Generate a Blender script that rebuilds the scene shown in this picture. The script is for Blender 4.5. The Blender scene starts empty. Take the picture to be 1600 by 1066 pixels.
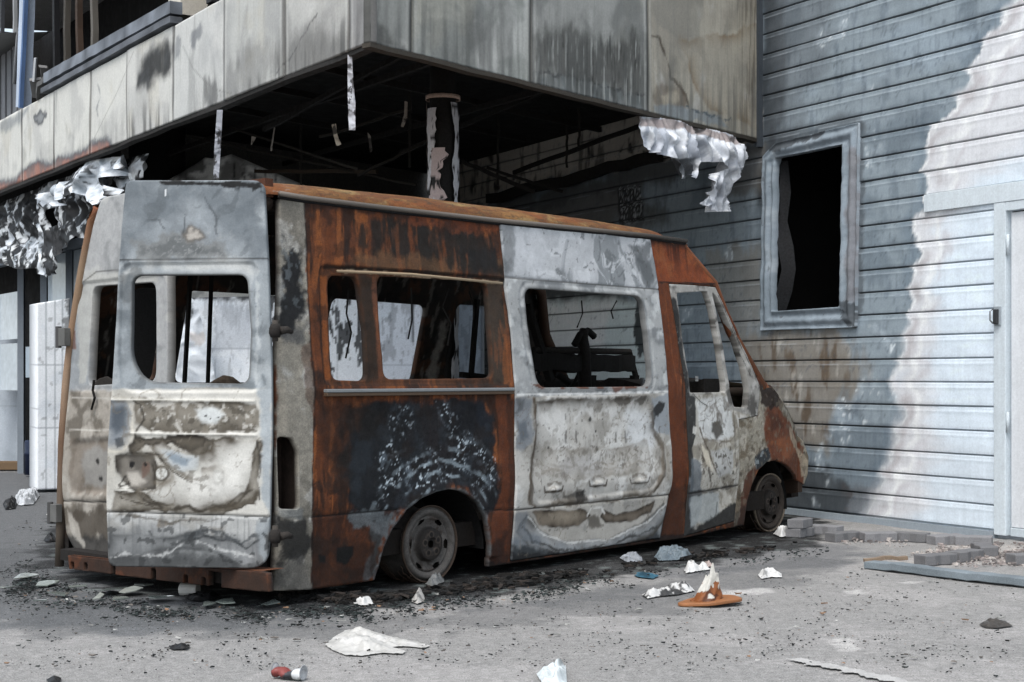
import bpy, bmesh, math, random
import numpy as np
from mathutils import Vector, Matrix

# ------------------------------------------------------------------ camera, world, sun
SC = bpy.context.scene
FPX, HZ, CAMH = 2327.0, 590.0, 1.1          # focal length and horizon (photo pixels), eye height in metres
cam_d = bpy.data.cameras.new("camera"); cam = bpy.data.objects.new("camera", cam_d)
SC.collection.objects.link(cam); SC.camera = cam
cam.location = (0, 0, CAMH); cam.rotation_euler = (math.radians(90), 0, 0)
cam_d.sensor_width = 36.0; cam_d.lens = 36.0*FPX/1600.0
cam_d.shift_y = (HZ-533.0)/1600.0
cam_d.clip_start = 0.05; cam_d.clip_end = 2000

w = bpy.data.worlds.new("World"); SC.world = w; w.use_nodes = True
nt = w.node_tree; bg = nt.nodes["Background"]
sky = nt.nodes.new("ShaderNodeTexSky"); sky.sky_type = 'NISHITA'; sky.sun_disc = False
SUN_EL, SUN_AZ = 60.0, 205.0                 # degrees; azimuth clockwise from +Y
sky.sun_elevation = math.radians(SUN_EL); sky.sun_rotation = math.radians(SUN_AZ)
sky.air_density = 1.0; sky.dust_density = 3.0; sky.ozone_density = 1.0
hs = nt.nodes.new("ShaderNodeHueSaturation"); hs.inputs["Saturation"].default_value = 0.5; hs.inputs["Hue"].default_value = 0.485      # overcast: the blue greyed
nt.links.new(sky.outputs[0], hs.inputs["Color"]); nt.links.new(hs.outputs[0], bg.inputs[0]); bg.inputs[1].default_value = 0.15
sun_d = bpy.data.lights.new("sun", 'SUN'); sun = bpy.data.objects.new("sun", sun_d)
SC.collection.objects.link(sun)
sun_d.energy = 1.1; sun_d.angle = math.radians(28); sun_d.color = (1.0, 1.0, 0.965)
sdir = Vector((math.sin(math.radians(SUN_AZ))*math.cos(math.radians(SUN_EL)),
               math.cos(math.radians(SUN_AZ))*math.cos(math.radians(SUN_EL)), math.sin(math.radians(SUN_EL))))
sun.rotation_euler = sdir.to_track_quat('Z', 'Y').to_euler(); sun.location = sdir*30
SC.view_settings.view_transform = 'Standard'; SC.view_settings.look = 'None'
SC.view_settings.exposure = 0.9; SC.view_settings.gamma = 1.0

# ------------------------------------------------------------------ numbers: colour, noise, distance
GAIN = 1.08
def c(r, g, b, k=1.0):
    v = np.array([r, g, b], float)/255.0
    l = np.where(v <= 0.04045, v/12.92, ((v+0.055)/1.055)**2.4)
    return np.clip(l*k/GAIN, 0.004, 0.85)

def _hash(ix, iy, seed):
    h = (ix.astype(np.int64)*374761393 + iy.astype(np.int64)*668265263 + seed*974634777) & 0xffffffff
    h = ((h ^ (h >> 13))*1274126177) & 0xffffffff
    return (h ^ (h >> 16)) & 0xffff
def pnoise(x, y, seed=0):
    x = np.asarray(x, float); y = np.asarray(y, float)
    x0 = np.floor(x); y0 = np.floor(y); fx = x-x0; fy = y-y0
    ux = fx*fx*fx*(fx*(fx*6-15)+10); uy = fy*fy*fy*(fy*(fy*6-15)+10)
    def g(dx, dy):
        a = _hash(x0+dx, y0+dy, seed)*(2*math.pi/65536.0)
        return np.cos(a)*(fx-dx)+np.sin(a)*(fy-dy)
    return ((g(0,0)*(1-ux)+g(1,0)*ux)*(1-uy)+(g(0,1)*(1-ux)+g(1,1)*ux)*uy)*1.4
def fbm(x, y, f=1.0, o=4, seed=0, rough=0.55):
    t = 0; a = 1.0; n = 0
    for i in range(o):
        t = t+a*pnoise(x*f, y*f, seed+i*17); n += a; a *= rough; f *= 2.03
    return t/n*1.6
def sstep(a, b, x):
    t = np.clip((x-a)/(b-a), 0, 1); return t*t*(3-2*t)
def psdf(x, y, P):
    P = np.asarray(P, float); d = np.full(x.shape, 1e9); s = np.zeros(x.shape, bool)
    Q = np.roll(P, 1, 0)
    for (ax, ay), (bx, by) in zip(P, Q):
        ex, ey = bx-ax, by-ay; wx, wy = x-ax, y-ay
        t = np.clip((wx*ex+wy*ey)/max(ex*ex+ey*ey, 1e-12), 0, 1)
        d = np.minimum(d, (wx-t*ex)**2+(wy-t*ey)**2)
        cnd = (ay <= y) != (by <= y)
        with np.errstate(divide='ignore', invalid='ignore'):
            xi = ax+(y-ay)*(ex/ey if abs(ey) > 1e-12 else 0.0)
        s ^= cnd & (x < xi)
    return np.where(s, -1, 1)*np.sqrt(d)
def ldist(x, y, P):
    d = np.full(x.shape, 1e9)
    for (ax, ay), (bx, by) in zip(P[:-1], P[1:]):
        ex, ey = bx-ax, by-ay; wx, wy = x-ax, y-ay
        t = np.clip((wx*ex+wy*ey)/max(ex*ex+ey*ey, 1e-12), 0, 1)
        d = np.minimum(d, (wx-t*ex)**2+(wy-t*ey)**2)
    return np.sqrt(d)
def rnd_poly(P, r, n=5):
    """polygon with its corners rounded; r one radius or one per corner"""
    P = [np.array(p, float) for p in P]; out = []; m = len(P)
    for i in range(m):
        a, b, d = P[i-1], P[i], P[(i+1) % m]
        ri = r[i] if hasattr(r, '__len__') else r
        u = a-b; v = d-b; lu, lv = np.linalg.norm(u), np.linalg.norm(v)
        q = min(ri, lu*.48, lv*.48)
        if q < 1e-4: out.append(b); continue
        p0 = b+u/lu*q; p1 = b+v/lv*q
        for k in range(n+1):
            t = k/n; out.append((1-t)**2*p0+2*t*(1-t)*b+t*t*p1)
    return np.array(out)

# ------------------------------------------------------------------ where a point seen in the photo lies on a plane of the place
class Wall:
    """vertical plane through P along unit D; gives metres along it and height"""
    def __init__(s, P, D): s.P = np.array(P, float); s.D = np.array(D, float)/np.hypot(*D); s.N = np.array([s.D[1], -s.D[0]])
    def __call__(s, u, v):
        a = (u-800.0)/FPX; D = s.D; P = s.P
        det = -D[0]+a*D[1]
        # D*k - t*(a,1) = -P
        k = (P[0]-a*P[1])/det; t = P[1]+k*D[1]
        return k, CAMH+(HZ-v)/FPX*t
    def w(s, k, z, off=0.0): return (s.P[0]+k*s.D[0]+off*s.N[0], s.P[1]+k*s.D[1]+off*s.N[1], z)
def at(u, v, Y): return ((u-800.0)/FPX*Y, Y, CAMH+(HZ-v)/FPX*Y)
def gnd(u, v):
    Y = FPX*CAMH/(v-HZ); return ((u-800.0)/FPX*Y, Y, 0.0)

# ------------------------------------------------------------------ painting stains on a surface (metres along, height)
class Paint:
    def __init__(s, x, y, M=None, seed=0):
        s.x = x; s.y = y; s.M = M; s.seed = seed; s.n = 0
        s.col = np.zeros((len(x), 3))
    def P(s, pts): return [s.M(*p) for p in pts] if s.M else [tuple(p) for p in pts]
    def nx(s): s.n += 1; return s.seed*101+s.n*7
    def mix(s, col, m):
        m = np.clip(m, 0, 1)[:, None]; s.col = s.col*(1-m)+np.asarray(col)*m; return s
    def fill(s, col): s.col[:] = col; return s
    def noise(s, col, f=4, lo=0.0, hi=0.3, amt=1.0, o=5, st=(1, 1), warp=0.0):
        k = s.nx(); x, y = s.x*st[0], s.y*st[1]
        if warp:
            q = fbm(x, y, f*.6, 3, k+500); r = fbm(x, y, f*.6, 3, k+900); x = x+warp*q; y = y+warp*r
        return s.mix(col, amt*sstep(lo+.2*(hi-lo), hi-.2*(hi-lo), fbm(x, y, f, o, k, .58)))
    def contour(s, col, f=3, level=0.0, width=0.03, amt=1.0, warp=0.15, within=None):
        k = s.nx()
        q = fbm(s.x, s.y, f, 4, k+500); r = fbm(s.x, s.y, f, 4, k+900)
        n = fbm(s.x+warp*q, s.y+warp*r, f, 4, k)
        m = amt*np.exp(-((n-level)/width)**2)
        if within is not None: m = m*within
        return s.mix(col, m)
    def pm(s, pts, soft=.02, rag=.03, f=6, st=(1, 1), o=5):
        P = np.array(s.P(pts)); mar = soft+rag*1.5+.02
        m = np.zeros(len(s.x))
        I = (s.x > P[:, 0].min()-mar) & (s.x < P[:, 0].max()+mar) & (s.y > P[:, 1].min()-mar) & (s.y < P[:, 1].max()+mar)
        k = s.nx()
        if I.any():
            d = psdf(s.x[I], s.y[I], P)
            if rag: d = d+1.3*rag*fbm(s.x[I]*st[0], s.y[I]*st[1], f, 6, k, .6)
            soft = soft*.6
            m[I] = sstep(soft, -soft, d)
        return m
    def poly(s, col, pts, soft=.02, rag=.03, f=6, amt=1.0, st=(1, 1), rim=None, rimw=.012, rimamt=.8):
        P = np.array(s.P(pts)); mar = soft+rag*1.5+.05
        I = (s.x > P[:, 0].min()-mar) & (s.x < P[:, 0].max()+mar) & (s.y > P[:, 1].min()-mar) & (s.y < P[:, 1].max()+mar)
        k = s.nx()
        if not I.any(): return s
        d = psdf(s.x[I], s.y[I], P)
        if rag: d = d+1.3*rag*fbm(s.x[I]*st[0], s.y[I]*st[1], f, 6, k, .6)
        soft = soft*.6
        m = np.zeros(len(s.x)); m[I] = amt*sstep(soft, -soft, d); s.mix(col, m)
        if rim is not None:
            m = np.zeros(len(s.x)); m[I] = rimamt*np.exp(-(d/rimw)**2); s.mix(rim, m)
        return s
    def tide(s, pts, edge, fill=None, amt=.9, w=.03, soft=.006, rag=.02, f=6, fillamt=.7):
        """a drying mark: a sharp dark outline that fades inwards"""
        P = np.array(s.P(pts)); g = .05+2*rag; k = s.nx()
        I = (s.x > P[:, 0].min()-g) & (s.x < P[:, 0].max()+g) & (s.y > P[:, 1].min()-g) & (s.y < P[:, 1].max()+g)
        if not I.any(): return s
        x0, y0 = s.x[I], s.y[I]; x = x0+1.5*rag*fbm(x0, y0, f, 4, k, .55); y = y0+1.5*rag*fbm(x0, y0, f, 4, k+40, .55)
        d = psdf(x, y, P); v = np.clip(.85+1.1*fbm(x0, y0, f*.7, 3, k+80), .08, 1.25)
        if fill is not None: m = np.zeros(len(s.x)); m[I] = fillamt*sstep(.004, -.004, d); s.mix(fill, m)
        m = np.zeros(len(s.x)); m[I] = np.clip(amt*v, 0, 1)*np.where(d < 0, np.exp(np.minimum(d, 0)/w), np.exp(-(d/soft)**2)); return s.mix(edge, m)
    def line(s, col, pts, w=.006, amt=1.0, rag=0.0, f=12):
        P = np.array(s.P(pts)); g = w+2*rag+.02
        I = (s.x > P[:, 0].min()-g) & (s.x < P[:, 0].max()+g) & (s.y > P[:, 1].min()-g) & (s.y < P[:, 1].max()+g)
        if not I.any(): return s
        x, y = s.x[I], s.y[I]; k = s.nx()
        if rag:       # a wandering line whose width and strength vary
            x = x+1.6*rag*fbm(s.x[I], s.y[I], f, 5, k, .62); y = y+1.6*rag*fbm(s.x[I], s.y[I], f, 5, k+40, .62)
            v = fbm(s.x[I], s.y[I], f*1.4, 4, k+80); ww = w*np.clip(1+.9*v, .25, 2); a = amt*np.clip(1+.8*v, .25, 1.1)
        else: ww = w; a = amt
        m = np.zeros(len(s.x)); d = ldist(x, y, P); m[I] = a*(1-np.clip((d-.35*ww)/(.65*ww), 0, 1))
        return s.mix(col, m)
    def specks(s, col, f=30, thr=.45, amt=1.0, within=None, st=(1, 1)):
        m = amt*sstep(thr, thr+.08, fbm(s.x*st[0], s.y*st[1], f, 2, s.nx()))
        if within is not None: m = m*within
        return s.mix(col, m)
    def mottle(s, amt=.15, f=8, st=(1, 1), o=5):
        n = fbm(s.x*st[0], s.y*st[1], f, o, s.nx()); s.col = s.col*(1+amt*n)[:, None]; return s
    def done(s, k=0.0, sat=1.0):
        if k:         # deepen the dark tones, keeping their hue
            Y = s.col@np.array((.2126, .7152, .0722)); s.col = s.col*(np.clip(Y, .004, 1)/.5)[:, None]**k
        if sat != 1: Y = (s.col@np.array((.2126, .7152, .0722)))[:, None]; s.col = Y+(s.col-Y)*sat
        return np.clip(s.col, .003, .85)

# ------------------------------------------------------------------ materials (all node based)
def node_mat(name, col=None, rough=.8, metal=0.0, spec=.3, micro=.35, scale=90., bump=.25, bdist=.004, speck=0.0, speckcol=(.02,.02,.02),
             streak=0.0, mid=9., rvar=.15, midamt=None):
    m = bpy.data.materials.new(name); m.use_nodes = True; t = m.node_tree; N = t.nodes; K = t.links
    b = N["Principled BSDF"]; b.inputs["Metallic"].default_value = metal; b.inputs["Specular IOR Level"].default_value = spec
    tc = N.new("ShaderNodeTexCoord")
    if col is None:
        a = N.new("ShaderNodeAttribute"); a.attribute_name = "col"; src = a.outputs["Color"]
    else:
        r = N.new("ShaderNodeRGB"); r.outputs[0].default_value = (*col, 1); src = r.outputs[0]
    def noise(sc, det=4, st=None):
        n = N.new("ShaderNodeTexNoise"); n.inputs["Scale"].default_value = sc; n.inputs["Detail"].default_value = det; n.inputs["Roughness"].default_value = .65
        if st:
            mp = N.new("ShaderNodeMapping"); mp.inputs["Scale"].default_value = st; K.new(tc.outputs["Object"], mp.inputs[0]); K.new(mp.outputs[0], n.inputs[0])
        else: K.new(tc.outputs["Object"], n.inputs[0])
        return n
    def mul(src, nz, amt):
        mr = N.new("ShaderNodeMapRange"); mr.inputs[1].default_value = .3; mr.inputs[2].default_value = .7
        mr.inputs[3].default_value = 1-amt; mr.inputs[4].default_value = 1+amt; K.new(nz.outputs[0], mr.inputs[0])
        v = N.new("ShaderNodeVectorMath"); v.operation = 'SCALE'; K.new(src, v.inputs[0]); K.new(mr.outputs[0], v.inputs["Scale"]); return v.outputs[0]
    n1 = noise(scale); src = mul(src, n1, micro)
    if mid: src = mul(src, noise(mid, 9), midamt or micro*.5)
    if streak: src = mul(src, noise(30, 4, (1, 1, .05)), streak)
    if speck:
        n2 = noise(scale*1.7, 2); mr = N.new("ShaderNodeMapRange"); mr.inputs[1].default_value = .66; mr.inputs[2].default_value = .72; mr.inputs[4].default_value = speck
        K.new(n2.outputs[0], mr.inputs[0]); mx = N.new("ShaderNodeMix"); mx.data_type = 'RGBA'; K.new(mr.outputs[0], mx.inputs[0]); K.new(src, mx.inputs[6]); mx.inputs[7].default_value = (*speckcol, 1); src = mx.outputs[2]
    K.new(src, b.inputs["Base Color"])
    mr = N.new("ShaderNodeMapRange"); mr.inputs[1].default_value = .3; mr.inputs[2].default_value = .7; mr.inputs[3].default_value = rough-rvar; mr.inputs[4].default_value = min(1, rough+rvar)
    K.new(noise(mid or 9, 3).outputs[0], mr.inputs[0]); K.new(mr.outputs[0], b.inputs["Roughness"])
    if bump:
        bp = N.new("ShaderNodeBump"); bp.inputs["Strength"].default_value = bump; bp.inputs["Distance"].default_value = bdist
        K.new(noise(scale*.6, 5).outputs[0], bp.inputs["Height"]); K.new(bp.outputs[0], b.inputs["Normal"])
    return m
MT = {}
MT['burnt'] = node_mat("burnt_painted_steel", rough=.68, micro=.09, scale=120, mid=26, midamt=.085, bump=.22, bdist=.004, speck=.35, speckcol=(.045,.04,.036))
MT['rusty'] = node_mat("rusted_steel", rough=.85, micro=.26, scale=120, mid=24, midamt=.2, bump=.45, bdist=.004, speck=.5, speckcol=(.03,.018,.012))
MT['clad'] = node_mat("painted_cladding", rough=.62, micro=.09, scale=70, bump=.12, bdist=.003, streak=.05)
MT['fascia'] = node_mat("sooty_fascia_panel", rough=.7, micro=.1, scale=60, bump=.15, streak=.018)
MT['soot'] = node_mat("soot_black", col=(.010,.0098,.0095), rough=.9, micro=.5, scale=20, spec=.15)
MT['char'] = node_mat("charred_interior", rough=.9, micro=.4, scale=60, spec=.2)
MT['plain'] = node_mat("plain_painted", rough=.7, micro=.12, scale=80, bump=.15)
MT['foil'] = node_mat("crumpled_foil", rough=.55, metal=.12, micro=.12, scale=40, bump=.1, mid=6)
MT['plastic'] = node_mat("thin_plastic", rough=.5, micro=.08, scale=80, bump=.3)
MT['stone'] = node_mat("concrete_paver", rough=.92, micro=.22, scale=160, bump=.5, bdist=.003, speck=.3, speckcol=(.1,.1,.1))
MT['glass'] = node_mat("sooty_glass", rough=.12, micro=.1, scale=10, bump=0, spec=.6)

# ------------------------------------------------------------------ objects
def link(o): SC.collection.objects.link(o); return o
def thing(name, loc, label, cat, rz=0, group=None, kind=None):
    o = link(bpy.data.objects.new(name, None)); o.location = loc; o.rotation_euler = (0, 0, rz); o.empty_display_size = .2
    return tag(o, label, cat, group, kind)
def tag(o, label=None, cat=None, group=None, kind=None):
    if label: o["label"] = label
    if cat: o["category"] = cat
    if group: o["group"] = group
    if kind: o["kind"] = kind
    return o
def inv(parent):
    m = Matrix.Identity(4); ch = []
    while parent is not None: ch.append(parent); parent = parent.parent
    for p in reversed(ch): m = m @ (Matrix.Translation(p.location) @ p.rotation_euler.to_matrix().to_4x4())
    return np.array(m.inverted())
def mesh(name, V, Fs, mat, parent=None, col=None, smooth=True, local=False, mats=None, mi=None):
    """V Nx3 (world metres, or the parent's own metres when local), Fs faces, col Nx3 or one colour"""
    V = np.asarray(V, float)
    if parent is not None and not local:
        A = inv(parent); V = V@A[:3, :3].T+A[:3, 3]
    me = bpy.data.meshes.new(name)
    Fs = np.asarray(Fs) if not isinstance(Fs, list) else Fs
    if isinstance(Fs, np.ndarray) and Fs.ndim == 2:
        k = Fs.shape[1]; me.vertices.add(len(V)); me.vertices.foreach_set("co", V.ravel())
        me.loops.add(Fs.size); me.loops.foreach_set("vertex_index", Fs.ravel().astype(np.int32))
        me.polygons.add(len(Fs)); me.polygons.foreach_set("loop_start", np.arange(0, Fs.size, k, dtype=np.int32))
        me.update(calc_edges=True)
    else: me.from_pydata(V.tolist(), [], [list(map(int, f)) for f in Fs])
    me.validate()
    if col is not None:
        col = np.asarray(col, float)
        if col.ndim == 1: col = np.tile(col, (len(V), 1))
        a = me.color_attributes.new("col", 'FLOAT_COLOR', 'POINT')
        a.data.foreach_set("color", np.c_[col, np.ones(len(V))].astype(np.float32).ravel())
    me.polygons.foreach_set("use_smooth", np.full(len(me.polygons), smooth))
    for m in (mats or [mat]): me.materials.append(m)
    if mi is not None: me.polygons.foreach_set("material_index", np.asarray(mi, np.int32))
    me.update()
    o = link(bpy.data.objects.new(name, me))
    if parent is not None: o.parent = parent
    return o
class MB:
    """collects boxes, bars and lathes, each with its colour, into one mesh"""
    def __init__(s): s.V = []; s.F = []; s.C = []
    def add(s, V, F, col):
        n = len(s.V); s.V += [tuple(v) for v in V]; s.F += [[i+n for i in f] for f in F]
        col = np.asarray(col, float); s.C += [tuple(col)]*len(V) if col.ndim == 1 else [tuple(q) for q in col]
    def box(s, a, b, col):
        (x0, y0, z0), (x1, y1, z1) = a, b
        s.add([(x, y, z) for x in (x0, x1) for y in (y0, y1) for z in (z0, z1)],
              [(0,1,3,2), (4,6,7,5), (0,4,5,1), (2,3,7,6), (0,2,6,4), (1,5,7,3)], col)
    def bar(s, p, q, wd, ht, col, up=(0, 0, 1), segs=1, jit=0.0, seed=0):
        p = np.array(p, float); q = np.array(q, float); d = q-p; d /= np.linalg.norm(d)
        u = np.array(up, float)
        if abs(d@u) > .95: u = np.array((1., 0, 0))
        r = np.cross(d, u); r /= np.linalg.norm(r); u = np.cross(r, d); V = []; Fc = []
        rg = np.random.RandomState(seed)
        for k in range(segs+1):
            o = p+(q-p)*k/segs+(rg.randn(3)*jit if jit else 0)
            V += [o+r*wd*sx/2+u*ht*sz/2 for sx, sz in ((-1,-1), (1,-1), (1,1), (-1,1))]
        for k in range(segs):
            for j in range(4): Fc.append((4*k+j, 4*k+(j+1) % 4, 4*k+4+(j+1) % 4, 4*k+4+j))
        Fc += [(3,2,1,0), tuple(4*segs+j for j in range(4))]; s.add(V, Fc, col)
    def tube(s, pts, r, col, n=8):
        pts = [np.array(p, float) for p in pts]; V = []; Fc = []; m = len(pts)
        rr = r if hasattr(r, '__len__') else [r]*m
        for i, p in enumerate(pts):
            d = pts[min(i+1, m-1)]-pts[max(i-1, 0)]; d /= np.linalg.norm(d)
            u = np.array((0, 0, 1.)) if abs(d[2]) < .9 else np.array((1., 0, 0))
            a = np.cross(d, u); a /= np.linalg.norm(a); b = np.cross(a, d)
            V += [p+rr[i]*(a*math.cos(2*math.pi*k/n)+b*math.sin(2*math.pi*k/n)) for k in range(n)]
        for i in range(m-1):
            for k in range(n): Fc.append((i*n+k, i*n+(k+1) % n, i*n+n+(k+1) % n, i*n+n+k))
        Fc += [tuple(range(n))[::-1], tuple((m-1)*n+k for k in range(n))]; s.add(V, Fc, col)
    def ring(s, centre, ax, prof, col, n=48):
        """lathe: prof = [(radius, along axis)], ax unit axis"""
        cen = np.array(centre, float); ax = np.array(ax, float); u = np.array((0, 0, 1.)) if abs(ax[2]) < .9 else np.array((1., 0, 0))
        a = np.cross(ax, u); a /= np.linalg.norm(a); b = np.cross(a, ax); V = []; Fc = []
        for r, h in prof: V += [cen+ax*h+r*(a*math.cos(2*math.pi*k/n)+b*math.sin(2*math.pi*k/n)) for k in range(n)]
        for i in range(len(prof)-1):
            for k in range(n): Fc.append((i*n+k, i*n+(k+1) % n, i*n+n+(k+1) % n, i*n+n+k))
        s.add(V, Fc, col)
    def build(s, name, mat, parent=None, local=False, smooth=False, vary=0.0, bevel=0.0):
        C = np.array(s.C)
        if vary:
            V = np.array(s.V); C = np.clip(C*(1+vary*fbm(V[:, 0]+V[:, 2]*.7, V[:, 1]+V[:, 2]*.6, 5, 4, 3))[:, None], .003, .85)
        o = mesh(name, s.V, s.F, mat, parent, C, smooth, local)
        if bevel:
            b = o.modifiers.new("bevel", 'BEVEL'); b.width = bevel; b.segments = 2; b.limit_method = 'ANGLE'
        return o

def sheet(name, outline, holes, to3d, paint, mat, parent=None, h=.01, skirt=.03, off=None, local=False, hx=None, smooth=True, zrows=None, snap=True, skirtcol=None, back=False):
    """a panel: a fine grid over (along, height) cut to an outline with holes, its edge returned inwards by skirt metres.
    to3d(x, z, outward offset) -> Nx3; paint(x, z) -> Nx3; off(x, z) -> outward dents"""
    O = np.asarray(outline, float); hx = hx or h
    x0, y0 = O.min(0); x1, y1 = O.max(0)
    xs = np.linspace(x0-hx*.02, x1+hx*.02, max(2, int(round((x1-x0)/hx))+1))
    ys = np.linspace(y0-h*.02, y1+h*.02, max(2, int(round((y1-y0)/h))+1)) if zrows is None else np.asarray(zrows)
    X, Y = np.meshgrid(xs, ys); nx, ny = len(xs), len(ys); x = X.ravel().copy(); y = Y.ravel().copy()
    def sd(x, y):
        d = psdf(x, y, O)
        for Hh in holes: d = np.maximum(d, -psdf(x, y, Hh))
        return d
    d = sd(x, y); tol = .5*min(hx, h)
    inside = d < tol
    I = np.arange(nx*ny).reshape(ny, nx)
    Q = np.stack([I[:-1, :-1], I[:-1, 1:], I[1:, 1:], I[1:, :-1]], -1).reshape(-1, 4)
    keep = inside[Q].all(1); Q = Q[keep]
    # boundary edges
    E = np.concatenate([Q[:, [0, 1]], Q[:, [1, 2]], Q[:, [2, 3]], Q[:, [3, 0]]])
    key = np.sort(E, 1); key = key[:, 0]*(nx*ny)+key[:, 1]
    un, ix, ct = np.unique(key, return_index=True, return_counts=True)
    B = E[ix[ct == 1]]
    bv = np.unique(B)
    if snap:
        e = 1e-4; lim = 1.1*max(hx, h)
        for _ in range(3):
            px, py = x[bv], y[bv]; dd = sd(px, py)
            gx = (sd(px+e, py)-sd(px-e, py))/(2*e); gy = (sd(px, py+e)-sd(px, py-e))/(2*e); g = np.maximum(gx*gx+gy*gy, .3)
            mx = np.clip(-dd*gx/g, -lim, lim); my = np.clip(-dd*gy/g, -lim, lim)
            x[bv] += mx; y[bv] += my
    used = np.unique(Q); rm = np.full(nx*ny, -1); rm[used] = np.arange(len(used)); Q = rm[Q]; B = rm[B]; x = x[used]; y = y[used]
    col = paint(x, y); o = off(x, y) if off is not None else np.zeros(len(x))
    V = to3d(x, y, o)
    nv = len(V); bu = np.unique(B); m2 = np.full(nv, -1)
    parts = [V]; cols = [col]; faces = [Q]
    if skirt:
        m2[bu] = nv+np.arange(len(bu)); parts.append(to3d(x[bu], y[bu], o[bu]-skirt)); cols.append(col[bu]*.8 if skirtcol is None else np.tile(skirtcol, (len(bu), 1)))
        faces.append(np.stack([B[:, 1], B[:, 0], m2[B[:, 0]], m2[B[:, 1]]], -1))
    if back:
        k = sum(len(p) for p in parts); parts.append(to3d(x, y, o-skirt)); cols.append(np.tile(skirtcol if skirtcol is not None else np.array((.03,.03,.03)), (nv, 1))); faces.append(Q[:, ::-1]+k)
    ob = mesh(name, np.concatenate(parts), np.concatenate(faces), mat, parent, np.concatenate(cols), smooth, local)
    return ob
# ================================================================== THE SETTING
def arr(*a): return np.array(a, float)
WALL = Wall((3.296, 10.16), (.576, -1.0))            # metal clad wall, metres grow to the right
C0 = arr(-.838, 8.748); E0 = arr(2.049, 12.32)       # corner of the upper storey, and where it meets the wall
FR = Wall(C0, E0-C0); FL = Wall(C0, (.6575, -1.0))   # its right and left faces (FL: negative metres run away to the left)
SOF = 3.07                                           # underside of the upper storey
LENR = float(np.hypot(*(E0-C0)))

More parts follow.
